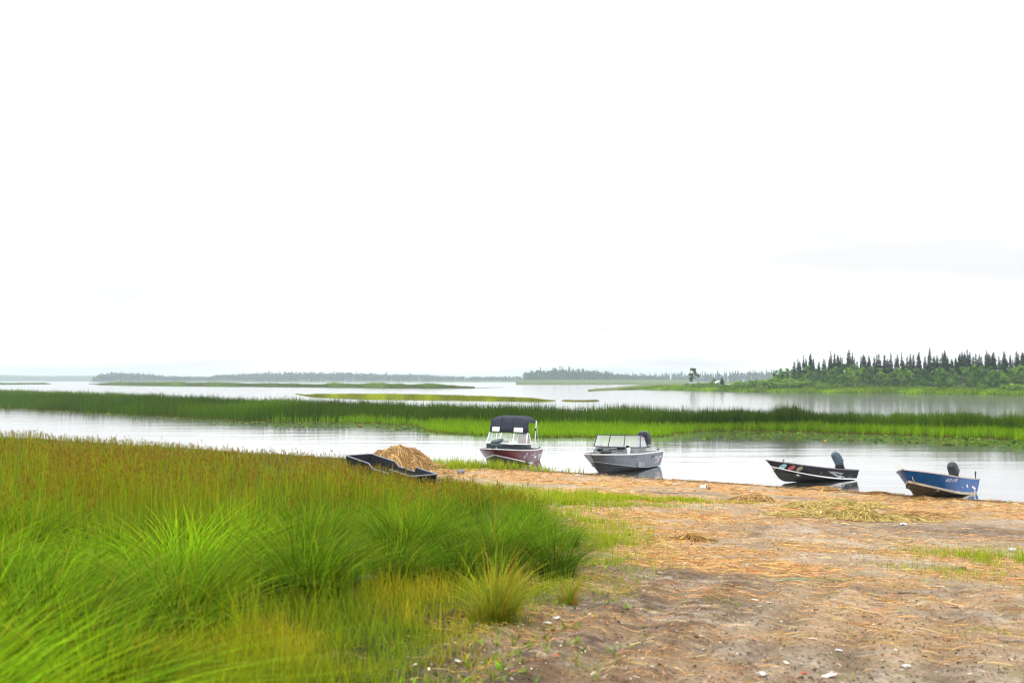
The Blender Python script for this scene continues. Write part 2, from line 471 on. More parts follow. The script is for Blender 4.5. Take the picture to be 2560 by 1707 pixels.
def haze():
    m, nt, out = new_mat('river_air')
    v = nt.nodes.new('ShaderNodeVolumePrincipled')
    v.inputs['Color'].default_value = (0.80, 0.95, 1.0, 1); v.inputs['Density'].default_value = HAZE_D; v.inputs['Anisotropy'].default_value = 0.25
    nt.links.new(v.outputs[0], out.inputs['Volume']); m.cycles.volume_sampling = 'DISTANCE'
    b = MB().box((0, 2470, 18.5), (11200, 6200, 43.0))
    tag(b.build('haze', m), kind='stuff')
HAZE_D = 0.00026
haze()

cam = bpy.data.cameras.new('camera'); cam.lens = 35; cam.sensor_width = 36; cam.clip_end = 20000; cam.clip_start = 0.05
co = bpy.data.objects.new('camera', cam); COL.objects.link(co)
co.location = (0, 0, EYE); co.rotation_euler = (math.pi / 2 + PITCH, 0, 0)
cam.dof.use_dof = True; cam.dof.focus_distance = 45; cam.dof.aperture_fstop = 2.0
scn.camera = co
scn.view_settings.view_transform = 'Standard'; scn.view_settings.look = 'None'; scn.view_settings.exposure = 0.68; scn.view_settings.gamma = 1.0
scn.cycles.max_bounces = 7; scn.cycles.diffuse_bounces = 2; scn.cycles.transmission_bounces = 4; scn.cycles.transparent_max_bounces = 12; scn.cycles.volume_bounces = 0; scn.cycles.use_denoising = True; scn.cycles.use_adaptive_sampling = False; scn.cycles.sample_clamp_indirect = 4.0; scn.cycles.filter_width = 1.2

# ------------------------------------------------------------------ grasses of the near bank
def scatter(n, y0, y1, p=1.0):
    """points over the view wedge between two distances; p=1 thins them with distance"""
    t = rng.random(n)
    y = np.exp(np.log(y0) + t * (np.log(y1) - np.log(y0))) if p == 1.0 else y0 + t * (y1 - y0)
    x = (rng.random(n) * 2 - 1) * (0.58 * y + 1.6)
    return x, y

def put(x, y, dz=0.0): return np.stack([x, y, ground_z(x, y) + dz], 1)

TOPL = [(-200, 985), (0, 987), (60, 985), (150, 997), (300, 1003), (450, 1018), (600, 1033), (700, 1042), (780, 1051), (815, 1056), (900, 1074), (945, 1092), (960, 1104), (1012, 1106), (1030, 1092), (1100, 1098), (1200, 1112), (1270, 1150), (1300, 1190), (1400, 1225), (1500, 1300)]
def ceil_h(x, y):
    """how tall the vegetation standing here grows before it would top the skyline of the rushes"""
    u = (1280 + F * x / y) * 2352 / 2560
    v = np.interp(u, [q[0] for q in TOPL], [q[1] for q in TOPL]) * 2560 / 2352
    return np.clip(EYE - (v - HOR) / F * y - gbase(x, y), np.where((y > 38) & (x < -6), .30, .06), 3)
GRASS = leaf_mat('grass_blades', 0.12, 0.7, spec=0.04, tint=(0.56, 0.72, 0.16))
RUSH = leaf_mat('rush_blades', 0.2, 0.7, spec=0.04, tint=(0.74, 0.85, 0.22))
SHORT = leaf_mat('short_blades', 0.28, 0.7, spec=0.10, tint=(1.55, 1.5, 0.8))
DRY = leaf_mat('dry_straw', 0.15, 0.8, spec=0.15)

# lush arching sedge growing in tussocks
def tussocks(cx, cy, nb, h, rad, colbase, tipc, wid):
    parts = []
    for x, y, hh in zip(cx, cy, h):
        n = int(nb * (0.7 + 0.6 * rng.random()))
        a = rng.random(n) * 2 * math.pi; r = rad * np.sqrt(rng.random(n)) * (0.6 + 0.8 * hh)
        px = x + np.cos(a) * r; py = y + np.sin(a) * r
        az = a + rng.normal(0, 0.5, n) ; lean = rng.normal(0.4, 0.3)
        H = hh * np.clip(rng.normal(1.0, 0.2, n), 0.35, 1.4)
        bend = np.clip(rng.gamma(3.0, 0.17, n) + 0.38 * r / rad, 0.08, 1.35)
        lean = rng.random() * 6.28; az = np.where(rng.random(n) < 0.22, lean + rng.normal(0, 0.7, n), az)
        kk = np.exp(rng.normal(0, 0.28)); c = jit(np.array(colbase) * kk, n, 0.38, 0.12); t = jit(np.array(tipc) * kk, n, 0.38, 0.14); fl = rng.random(n) < .16; bend[fl] = rng.uniform(.8, 1.6, fl.sum()); H[fl] *= rng.uniform(.45, .95, fl.sum()); dd = rng.random(n) < .07; c[dd] = jit((.30, .22, .07), dd.sum(), .2); t[dd] = jit((.42, .30, .10), dd.sum(), .2)
        parts.append(blades(put(px, py, -0.02), H, wid * (0.6 + 0.8 * rng.random(n)), az, bend, c, t, segs=5))
    C = np.concatenate([p[0] for p in parts]); Wv = np.concatenate([p[1] for p in parts]); c = np.concatenate([p[2] for p in parts])
    return C, Wv, c

LUSH, LUSHT = (0.085, 0.165, 0.006), (0.22, 0.30, 0.010)
DEEP, DEEPT = (0.06, 0.125, 0.010), (0.15, 0.22, 0.014)
x, y = scatter(900, 2.3, 13.5)
ok_ = []
for i in range(len(x)):
    if all((x[i] - x[j]) ** 2 + (y[i] - y[j]) ** 2 > .80 ** 2 for j in ok_): ok_.append(i)
x, y = x[ok_], y[ok_]
e = edge_in(x, y); keep = (e > 0.75 + 0.5 * (y < 10)) & (x < np.interp(y, [2, 7, 9, 11, 14], [-1.6, -2.4, -1.9, -1.0, 1])); x, y = x[keep], y[keep]
h = 0.50 + 0.30 * fbm(x / 1.5, y / 1.5, 3, 77) + 0.35 * rng.random(len(x))
A = tussocks(x, y, 1150, h, 0.24, LUSH, LUSHT, 0.0085)
x, y = scatter(700, 10.5, 27)
ok_ = []
for i in range(len(x)):
    if all((x[i] - x[j]) ** 2 + (y[i] - y[j]) ** 2 > 1.05 ** 2 for j in ok_): ok_.append(i)
x, y = x[ok_], y[ok_]
e = edge_in(x, y); keep = (e > 0.35) & (e < 6.5); x, y = x[keep], y[keep]
h = 0.40 + 0.40 * fbm(x / 1.5, y / 1.5, 3, 78) + .2 * rng.random(len(x))
h = np.minimum(h, ceil_h(x, y) * .9)
B = tussocks(x, y, 520, h, 0.26, DEEP, DEEPT, 0.0075)
v_, q_, c_ = cat3([A, B])
tag(link('sedge_tussocks', quad_mesh('sedge_tussocks', v_, q_, c_), GRASS), 'lush arching green sedge tussocks filling the left foreground of the bank', 'sedge grass', kind='stuff')

# filler grass between the tussocks and rushes
parts = []
x, y = scatter(60000, 2.3, 66)
e = edge_in(x, y); s = shore(x, y)
keep = (e > 0.1) & (s < -0.2) & (rng.random(len(x)) < sstep(0.0, 0.9, e) * np.where((y < 10.5) & (e > 1.6), .06, 1) * np.where((y > 10.5) & (y < 25) & (e < 6.5), .4, 1)); x, y, e = x[keep], y[keep], e[keep]; n = len(x)
hh = (0.30 + 0.42 * fbm(x / 1.2, y / 1.2, 3, 41)) * sstep(-0.2, 1.6, e) + 0.12
hh = np.minimum(hh, ceil_h(x, y) * rng.uniform(.6, .95, n))
tone = fbm(x / 2.2, y / 2.2, 3, 42)[:, None]
yl = np.clip(sstep(0.40, 0.64, tone) + .35 * sstep(14, 22, y)[:, None], 0, 1)
base = (np.array(LUSH) * (1 - yl) + np.array((0.21, 0.24, 0.010)) * yl) * np.exp(rng.normal(0, 0.22, (n, 1)))
tip = (np.array(LUSHT) * (1 - yl) + np.array((0.42, 0.37, 0.022)) * yl) * np.exp(rng.normal(0, 0.22, (n, 1)))
parts.append(blades(put(x, y, -0.02), hh * np.clip(rng.normal(1, .25, n), .4, 1.6), np.maximum(0.006, y * 0.00045), rng.random(n) * 6.28, np.clip(rng.gamma(2.5, .13, n), .03, .9), base, tip, segs=3))
v_, q_, c_ = cat3(parts)
tag(link('meadow_grass', quad_mesh('meadow_grass', v_, q_, c_), RUSH), 'mixed green grass growing between the rushes on the left bank', 'grass', kind='stuff')

# tall rushes with brown seed heads
x, y = scatter(64000, 8.5, 70)
e = edge_in(x, y); s = shore(x, y)
far = np.interp(x / y, [-0.6, -0.25, -0.1, -0.06, 0.1], [9.0, 11.5, 14.5, 17.5, 20])
dens = sstep(-2.0, 2.5, y - far) * sstep(0.2, 2.2, e) * (0.12 + 1.1 * sstep(0.36, 0.56, fbm(x / 1.6, y / 2.4, 3, 51)))
keep = (s < -0.1) & (rng.random(len(x)) < dens)
tubm = (np.abs(x + 4.1 + (y - 34.5) * 0.75) < 0.75) & (y > 32.6) & (y < 37.2)
heapm = np.hypot(x + 4.4, y - 41.0) < 1.6
keep &= ~tubm & ~heapm & ~((x > -1.8) & (y > 33)) & ~((x > -6.3 + (41 - y) * 0.5) & (y > 34.5) & (y < 46))
x, y = x[keep], y[keep]; n = len(x)
H = (0.50 + 0.95 * fbm(x / 1.5, y / 2.2, 3, 52)) * np.clip(rng.normal(1, .13, n), .6, 1.35)
H *= np.interp(y, [8, 14, 30, 45, 60], [0.95, 1.12, 1.0, 0.86, .8]) * np.interp(x / y, [-.5, -.2, -0.1, 0], [1.05, 1.05, 0.95, .85])
H = np.minimum(H, ceil_h(x, y) * rng.uniform(.62, 1.0, n) + .26 * rng.random(n) ** 4 * (y > 12))
P = put(x, y, -0.02)
base = jit((0.08, 0.15, 0.010), n, .35, .12); tip = jit((0.38, 0.34, 0.02), n, .38, .14)
az = rng.random(n) * 6.28; bend = np.clip(rng.gamma(2, .06, n), .01, .5)
Cst = blades(P, H, np.maximum(0.006, y * 0.00042), az, bend, base, tip, segs=2)
parts = [Cst]
has = rng.random(n) < np.interp(y, [9, 14, 70], [0.06, 0.28, 0.34]) * 1.5 * sstep(.34, .62, fbm(x / 2.0, y / 3.0, 3, 53)); hi = np.where(has)[0]
tipP = Cst[0][hi, -1, :]
for k_, (cnt, cl) in enumerate(((7, 1), (6, 2))):
    for _ in range(cnt):
        sel = hi if k_ == 0 else hi[y[hi] < 34]
        T = Cst[0][sel, -1, :] + np.stack([rng.normal(0, .012, len(sel)), rng.normal(0, .012, len(sel)), -rng.random(len(sel)) * 0.14], 1)
        a2 = rng.random(len(sel)) * 6.28; m = len(sel)
        c1 = jit((0.20, 0.10, 0.035), m, .4, .18); c2 = jit((0.33, 0.19, 0.06), m, .4, .2)
        parts.append(blades(T, (0.03 + 0.06 * rng.random(m)) * np.interp(y[sel], [20, 34], [1, 1.5]), np.maximum(0.009, y[sel] * 0.00056), a2, np.clip(rng.normal(.7, .35, m), .1, 1.5), c1, c2, segs=1, power=1.0))
v_, q_, c_ = cat3(parts)
tag(link('tall_rushes', quad_mesh('tall_rushes', v_, q_, c_), RUSH), 'tall rushes with brown seed heads covering the left bank above the water', 'rushes', kind='stuff')

# short yellow-green grass and clover along the border of the bare ground
parts = []
x, y = scatter(52000, 4.5, 44); x2, y2 = scatter(120000, 4.2, 12.5); x, y = np.append(x, x2), np.append(y, y2)
e = edge_in(x, y)
lim = np.interp(y, [4, 7, 10.5, 12, 20, 40], [3.6, 2.9, 2.3, 1.5, 1.2, 1.6])
keep = (e > -0.35) & (e < lim) & (shore(x, y) < -0.1) & (rng.random(len(x)) < sstep(-0.35, 0.5, e) * (0.35 + sstep(.33, .52, fbm(x / .6, y / .6, 3, 61))))
x, y, e = x[keep], y[keep], e[keep]; n = len(x)
yl = sstep(.46, .74, fbm(x / .9, y / .9, 3, 62))[:, None]
base = (np.array((.085, .14, .012)) * (1 - yl) + np.array((.18, .17, .016)) * yl) * np.exp(rng.normal(0, .25, (n, 1)))
tip = (np.array((.15, .2, .014)) * (1 - yl) + np.array((.40, .30, .035)) * yl) * np.exp(rng.normal(0, .25, (n, 1)))
H = (0.07 + 0.26 * sstep(-.2, 1.3, e) * fbm(x / .7, y / .7, 3, 63)) * np.clip(rng.normal(1, .3, n), .3, 1.8)
parts.append(blades(put(x, y, -.01), H, np.maximum(.0055, y * .0006), rng.random(n) * 6.28, np.clip(rng.gamma(2.2, .14, n), .03, .9), base, tip, segs=3))
# clover and other small leaves hugging the ground
x, y = scatter(30000, 4.6, 30); e = edge_in(x, y)
keep = (e > -1.4) & (e < 1.7) & (rng.random(len(x)) < sstep(-1.4, .3, e) * sstep(.45, .6, fbm(x / .45, y / .45, 3, 64)))
x, y = x[keep], y[keep]; n = len(x)
parts.append(blades(put(x, y, .005), .035 + .06 * rng.random(n), np.maximum(.022, y * .0011) * (.6 + .8 * rng.random(n)), rng.random(n) * 6.28, rng.random(n) * .9 + .4, jit((.07, .13, .014), n, .3, .15), jit((.12, .17, .02), n, .3, .15), segs=2, power=1.2))
# patch running out over the straw behind the boats, and shore grass by the red boat
def patch(cu, cv, ax_, by_, n, h, c1, c2, wmin=.012):
    c = hit(cu, cv); px = c[0] + rng.normal(0, ax_, n); py = c[1] + rng.normal(0, by_, n)
    ok = shore(px, py) < 0.35; px, py = px[ok], py[ok]; m = len(px)
    f = fbm(px / .6, py / .6, 3, 66); ok = rng.random(m) < sstep(.36, .58, f); px, py = px[ok], py[ok]; m = len(px)
    return blades(put(px, py, -.01), h * np.clip(rng.normal(1, .35, m), .25, 1.9), np.maximum(wmin, py * .0006), rng.random(m) * 6.28, np.clip(rng.gamma(2, .13, m), .02, .8), jit(c1, m, .25, .12), jit(c2, m, .25, .15), segs=2)
G1, G2 = (.12, .185, .012), (.22, .26, .016)
for cu, cv, a_, b_, nn, hh in ((1470, 1300, .5, 1.3, 1500, .2), (1500, 1345, .5, 1.2, 1300, .2), (1490, 1400, .45, .9, 900, .16), (1430, 1262, .6, .7, 1600, .2), (1590, 1262, .9, .4, 900, .08), (1850, 1256, .5, .2, 260, .08), (2440, 1400, .9, .6, 700, .12), (2540, 1400, .5, .5, 500, .2), (2500, 1440, .7, .4, 500, .10), (1500, 1470, .3, .6, 420, .07), (1450, 1240, .55, .8, 1500, .17), (1540, 1247, .8, .5, 2600, .13), (1640, 1250, .9, .4, 2200, .12), (1705, 1250, .35, .2, 260, .10), (1490, 1253, .2, .3, 300, .24), (1330, 1255, 1.3, 1.2, 2600, .26), (1250, 1232, 1.3, 1.2, 2000, .25),
                               (1330, 1164, .9, .5, 700, .34), (1220, 1168, 1.3, .6, 1600, .36), (1130, 1170, 1.3, .8, 1500, .34), (1270, 1172, .9, .45, 900, .3), (1380, 1178, .5, .35, 300, .22), (1425, 1180, .5, .3, 160, .24), (1060, 1165, 1.3, .9, 700, .4),
                               (1500, 1365, .35, .8, 500, .22), (1470, 1420, .35, .6, 400, .14), (2380, 1385, .6, .5, 300, .16), (2545, 1410, .4, .55, 520, .24), (2330, 1425, .5, .3, 200, .09), (2500, 1460, .6, .3, 200, .09),
                               (1420, 1655, .35, .18, 200, .06), (1510, 1440, .4, .4, 260, .06), (1780, 1510, .3, .2, 120, .05), (2490, 1585, .25, .1, 120, .06), (2130, 1690, .12, .08, 60, .05)):
    parts.append(patch(cu, cv, a_, b_, nn, hh, G1, G2, wmin=.006))
v_, q_, c_ = cat3(parts)
tag(link('short_grass', quad_mesh('short_grass', v_, q_, c_), SHORT), 'short yellow-green grass and clover bordering the bare sandy ground', 'short grass', kind='stuff')

# ------------------------------------------------------------------ straw strewn over the bank
def strands(x, y, Ln, wd, az, c, lift=0.012, arch=0.02):
    n = len(x); t = np.linspace(-.5, .5, 4)[None, :]
    cv = rng.normal(0, .22, n)[:, None]
    C = np.empty((n, 4, 3))
    a = az[:, None] + cv * t * 2
    C[:, :, 0] = x[:, None] + np.cos(a) * Ln[:, None] * t; C[:, :, 1] = y[:, None] + np.sin(a) * Ln[:, None] * t
    C[:, :, 2] = ground_z(C[:, :, 0], C[:, :, 1]) + lift * rng.random((n, 1)) * 2 + arch * (0.25 - t * t) * 4 * rng.random((n, 1)) + .003
    w = wd[:, None] * .5 * np.ones((1, 4)); Wv = np.zeros((n, 4, 3))
    tilt = rng.normal(0, .6, (n, 1))
    Wv[:, :, 0] = -np.sin(az)[:, None] * w * np.cos(tilt); Wv[:, :, 1] = np.cos(az)[:, None] * w * np.cos(tilt); Wv[:, :, 2] = w * np.sin(tilt)
    return C, Wv, np.repeat(c[:, None, :], 4, 1)
x, y = scatter(210000, 5.5, 46)
keep = (edge_in(x, y) < .9) & (shore(x, y) < .25) & (rng.random(len(x)) < straw_density(x, y) * .95 * np.interp(y, [6, 13], [.45, 1]) + .012); x, y = x[keep], y[keep]; n = len(x)
flow = (fbm(x / 1.6, y / 1.6, 3, 71) - .5) * 2.4 + .1
cc = jit((.47, .245, .072), n, .45, .14)
g = rng.random(n) < .24; cc[g] = jit((.56, .43, .25), g.sum(), .2, .1)
g = rng.random(n) < .12; cc[g] = jit((.13, .065, .03), g.sum(), .3, .1)
S1 = strands(x, y, .05 + .22 * rng.random(n) ** 1.5 * np.interp(y, [6, 14], [.6, 1.2]), np.maximum(.0025, y * .00036), flow + rng.normal(0, .7, n), cc, lift=.012, arch=.02)
tag(link('strewn_straw', ribbon_mesh('strewn_straw', *S1), DRY), 'orange-brown dry straw strewn across the bank from the grass to the boats', 'straw', kind='stuff')
# small chips, clods and twigs on the sand
x, y = scatter(42000, 5.0, 28)
keep = (edge_in(x, y) < .6); x, y = x[keep], y[keep]; n = len(x)
cc = jit((.085, .055, .035), n, .4, .1); g = rng.random(n) < .22; cc[g] = jit((.42, .36, .28), g.sum(), .25, .08)
S2 = strands(x, y, .012 + .05 * rng.random(n) ** 2.5, .005 + .016 * rng.random(n) ** 3, rng.random(n) * 6.28, cc, lift=.006, arch=.01)
tag(link('ground_litter', ribbon_mesh('ground_litter', *S2), DRY), 'bits of bark, leaf and chips scattered over the sandy ground', 'litter', kind='stuff')

# ------------------------------------------------------------------ hay heaps, each a thing
def hay_heap(name, c, rx, ry, h, nb, cols, label, cat='hay heap', group=None, seed=0, ln=.45, wd=.016):
    """mound of loose cut grass: a lumpy core and many strands lying over it"""
    gr = []
    for i in range(9):
        row = []
        for j in range(28):
            a = 2 * math.pi * j / 28; r = max(0.0, 1 - (i / 8.0) ** 1.25) ** .42
            lump = 1 + .22 * (float(fbm(math.cos(a) * 1.6 + seed, math.sin(a) * 1.6 + i * .3, 3, 80)) - .5) * 2
            px, py = c[0] + rx * r * lump * math.cos(a), c[1] + ry * r * lump * math.sin(a)
            row.append((px, py, float(ground_z(np.array(px), np.array(py))) - .03 + h * .80 * (i / 8.0) * (1 + (lump - 1) * .4)))
        gr.append(row + [row[0]])
    vs = np.array(gr).reshape(-1, 3); k = 29
    q0 = (np.arange(8)[:, None] * k + np.arange(28)[None, :]).reshape(-1)
    q = np.stack([q0, q0 + 1, q0 + k + 1, q0 + k], 1)
    core = np.tile(np.array(cols[0]) * .8, (len(vs), 1))
    n = nb; a = rng.random(n) * 6.28; rr = np.sqrt(rng.random(n)); t = np.linspace(-.5, .5, 5)[None, :]
    rr = rr * (1 + .35 * (rng.random(n) < .25)); px = rx * rr * np.cos(a); py = ry * rr * np.sin(a)
    fl = a + rng.normal(0, .9, n)
    L_ = ln * (.5 + rng.random(n))
    X = px[:, None] + np.cos(fl)[:, None] * L_[:, None] * t + rng.normal(0, .012, (n, 5)); Y = py[:, None] + np.sin(fl)[:, None] * L_[:, None] * t + rng.normal(0, .012, (n, 5))
    rad = np.hypot(X / rx, Y / ry)
    lump = 1 + .30 * (fbm(X / (rx * .35) + seed, Y / (ry * .35), 3, 81) - .5) * 2
    prof = np.clip(1 - np.clip(rad, 0, 1) ** 2.4, 0, 1) ** .7
    Z = ground_z(c[0] + X, c[1] + Y) + h * prof * lump + .02 + .07 * h * rng.random((n, 1)) + .05 * h * rng.normal(0, 1, (n, 1)) * (1 - 4 * t * t)
    C = np.stack([c[0] + X, c[1] + Y, Z], -1)
    tw = fl + math.pi / 2; w_ = wd * .5 * (.6 + .8 * rng.random(n)); ti = rng.normal(0, .7, n)
    Wv = np.repeat(np.stack([np.cos(tw) * w_ * np.cos(ti), np.sin(tw) * w_ * np.cos(ti), w_ * np.sin(ti)], 1)[:, None, :], 5, 1)
    pick = rng.choice(len(cols), n, p=np.array([.5, .3, .2])[:len(cols)] / sum([.5, .3, .2][:len(cols)]))
    cc = np.array(cols)[pick] * np.exp(rng.normal(0, .28, (n, 1)))
    v2, q2, c2 = cat3([(C, Wv, np.repeat(cc[:, None, :], 5, 1))])
    org = np.array([c[0], c[1], float(ground_z(np.array(c[0]), np.array(c[1])))])
    o = link(name, quad_mesh(name, np.concatenate([vs, v2]) - org, np.concatenate([q, q2 + len(vs)]), np.concatenate([core, c2])), DRY)
    o.location = org
    return tag(o, label, cat, group)
ORG = [(.42, .25, .09), (.54, .37, .16), (.20, .11, .04)]
OLV = [(.42, .31, .10), (.33, .27, .07), (.52, .38, .17)]
hay_heap('hay_heap', (-4.62, 41.2), 1.5, 1.3, .84, 5200, ORG, 'tall rounded heap of orange hay standing behind the black tub by the water', seed=1, wd=.022)
c = hit(1078, 1172); hay_heap('hay_heap', (c[0], c[1]), .8, .6, .22, 900, ORG, 'low spill of hay at the right foot of the tall hay heap', seed=2, wd=.018)
GRP = 'loose hay piles on the bank'
HAY = (
        (2148, 1298, .62, .55, .30, 1100, OLV, 'peaked yellow-green hay pile in the middle of the cut hay below the boats'),
        (2105, 1262, .75, .5, .17, 800, OLV, 'low olive hay pile just behind the peaked pile, nearest the black boat'),
        (2172, 1268, .5, .4, .19, 700, OLV, 'small rounded hay pile behind and right of the peaked pile'),
        (2015, 1268, .6, .5, .17, 700, OLV, 'leftmost low hump of the cut yellow-green hay'),
        (1990, 1288, .7, .45, .12, 650, OLV, 'flat hay hump at the near left end of the cut hay'),
        (2225, 1298, 1.0, .5, .13, 900, OLV, 'long flat hay hump on the right of the peaked pile'),
        (2062, 1284, .8, .5, .12, 700, OLV, 'flat hay hump left of the peaked pile'),
        (2300, 1288, .9, .5, .09, 700, ORG, 'thin tan hay spread reaching right below the blue boat'),
        (1884, 1250, .62, .45, .2, 800, ORG, 'small tan hay pile left of the black boat on the straw'),
        (1733, 1350, .25, .22, .12, 300, [(.30, .17, .05), (.20, .11, .03), (.42, .27, .1)], 'lone dark brown hay clump on bare straw in the middle of the bank'),
        (2302, 1246, .4, .28, .12, 350, ORG, 'low hay clump pushed up against the bow of the blue boat'),
        (2060, 1222, .6, .25, .10, 420, ORG, 'low hay clump along the waterline under the black boat'),
        (2195, 1235, .5, .2, .09, 300, [(.26, .13, .04), (.18, .09, .03), (.4, .24, .09)], 'dark hay clump at the waterline between the black and blue boats'))
for sd_, (u, v, rx, ry, h, nb, cols, lab) in enumerate(HAY):
    c = hit(u, v); hay_heap('hay_pile', (c[0], c[1]), rx, ry, h * .78, nb, cols, lab, 'hay pile', GRP, seed=sd_ * 3.7, ln=.4, wd=.014)

# single tufts that stand apart
def tuft(name, c, n, H, bend, wd, c1, c2, label, rad=.1, cat='grass tuft'):
    a = rng.random(n) * 6.28; a = a + .7 * np.sin(a * 1.0 + 2.1); r = rad * np.sqrt(rng.random(n)) * (1 + .5 * np.sin(a * 2 + 1))
    P = np.stack([np.cos(a) * r, np.sin(a) * r, np.full(n, -.02)], 1)
    c_1, c_2 = jit(c1, n, .3, .12), jit(c2, n, .35, .15); dd = rng.random(n) < .13; c_1[dd] = jit((.24, .13, .03), dd.sum(), .25); c_2[dd] = jit((.28, .19, .04), dd.sum(), .25)
    B = blades(P, H * np.clip(rng.normal(1, .38, n), .25, 1.7) * (1 + .25 * np.sin(a + .8)), np.full(n, wd), a + rng.normal(0, .6, n), np.clip(rng.normal(bend, .38, n), .05, 1.5), c_1, c_2, segs=4)
    o = link(name, ribbon_mesh(name, *B), SHORT); o.location = (c[0], c[1], float(ground_z(np.array(c[0]), np.array(c[1]))))
    return tag(o, label, cat)
c = hit(1228, 1560); tuft('grass_tussock', c, 700, .46, .75, .007, (.10, .12, .010), (.17, .20, .014), 'spreading yellow-green grass tussock at the edge of the sandy track', rad=.14, cat='grass tussock')
c = hit(1420, 1508); tuft('grass_tussock', c, 260, .3, 1.0, .006, (.095, .11, .010), (.15, .17, .014), 'small flattened yellow tussock right of the spreading tussock by the track', rad=.09, cat='grass tussock')
c = hit(2302, 1240); tuft('straw_tuft', c, 60, .42, .35, .02, (.42, .22, .06), (.58, .36, .12), 'upright orange straw tuft standing in front of the blue boat bow', rad=.1, cat='straw tuft')

# ------------------------------------------------------------------ reed beds standing in the river
K = 2560 / 2352.0
def interp_px(pts, u): return np.interp(u, [p[0] * K for p in pts], [p[1] * K for p in pts])
NEAR = [(-500, 915), (-150, 930), (0, 937), (200, 946), (300, 953), (480, 963), (680, 969), (840, 970), (960, 978), (990, 990), (1060, 997), (1200, 1002), (1400, 1004), (1520, 1002), (1560, 994), (1640, 987), (1800, 990), (2000, 995), (2200, 1003), (2352, 1010), (2700, 1026)]
FARR = [(-500, 884), (0, 893), (300, 901), (600, 914.5), (900, 923), (1200, 928.5), (1700, 941), (2000, 948), (2352, 956), (2700, 966)]
LITE = [(-500, 0), (600, 0.0), (680, .10), (800, .16), (980, .22), (1000, .52), (1180, .58), (1350, .52), (1530, .5), (1580, .40), (1700, .38), (2000, .44), (2352, .52), (2700, .5)]
REED = leaf_mat('reed_blades', 0.3, 0.7, spec=0.05, tint=(.66, .82, .18))
def reed_bed():
    n = 150000
    u = rng.random(n) * 3600 - 500
    vN = interp_px(NEAR, u) + 3.0 * (fbm(u / 26.0, u * 0, 3, 90) - .5) * 2; vF = interp_px(FARR, u)
    yN = EYE / ((vN - HOR) / F); yF = np.maximum((EYE - 1.5) / ((vF - HOR) / F), yN + 4)
    t = rng.random(n) ** .8
    Y = 1 / (1 / yN + (1 / yF - 1 / yN) * t)
    X = (u - 1280) / F * Y
    lite = np.interp(u / K, [p[0] for p in LITE], [p[1] for p in LITE])
    nz = fbm(X / 6.0, Y / 9.0, 3, 91)
    isl = t < lite + .45 * (nz - .5) * (lite > .02) + rng.normal(0, .05, n) * (lite > .02)
    tall = 1.45 + .55 * (fbm(X / 2.5, Y / 4, 3, 92) - .5) * 2
    H = np.where(isl, .48 + .35 * np.clip(t / np.maximum(lite, .02), 0, 1), tall * np.clip(.55 + .45 * t / .12, .55, 1)) * np.clip(rng.normal(1, .16, n), .5, 1.4)
    tone = np.exp(.75 * (fbm(X / 10, Y / 22, 3, 93) - .5) * 2)[:, None]
    dk = np.array((.048, .095, .008)) * tone; dkt = np.array((.078, .118, .010)) * tone
    br = sstep(.55, .75, fbm(X / 9, Y / 14, 3, 94))[:, None]
    dk = dk * (1 - .4 * br) + np.array((.06, .055, .02)) * .4 * br
    lt = np.array((.15, .26, .006)) * tone ** .5; ltt = np.array((.23, .33, .010)) * tone ** .5
    # the far left carries fresher green tops
    fl = (sstep(420, 0, u) * sstep(.55, .95, t))[:, None]
    dk = dk * (1 - fl) + np.array((.07, .12, .012)) * fl; dkt = dkt * (1 - fl) + np.array((.12, .17, .02)) * fl
    i3 = isl[:, None]
    c = np.where(i3, lt, dk) * np.exp(rng.normal(0, .22, (n, 1))); tp = np.where(i3, ltt, dkt) * np.exp(rng.normal(0, .22, (n, 1)))
    B = blades(np.stack([X, Y, np.full(n, -.05)], 1), H, np.maximum(.015, Y * .0007), rng.random(n) * 6.28, np.clip(rng.gamma(2, .05, n), .01, .4), c, tp, segs=2, twist=.5)
    # brown fringe of old stems at the waterline
    m = 9000; k = rng.choice(np.where(t < .08)[0], m)
    B2 = blades(np.stack([X[k] + rng.normal(0, .2, m), Y[k] - rng.random(m) * .5, np.full(m, -.02)], 1), .1 + .18 * rng.random(m), np.maximum(.02, Y[k] * .0006), rng.random(m) * 6.28, rng.random(m) * 1.2, jit((.10, .055, .02), m, .3), jit((.16, .10, .03), m, .3), segs=1)
    v, q, c = cat3([B, B2])
    tag(link('reed_bed', quad_mesh('reed_bed', v, q, c), REED), 'long dark green bed of bulrushes with bright sedge along its near edge, across the channel', 'reeds', kind='stuff')
reed_bed()

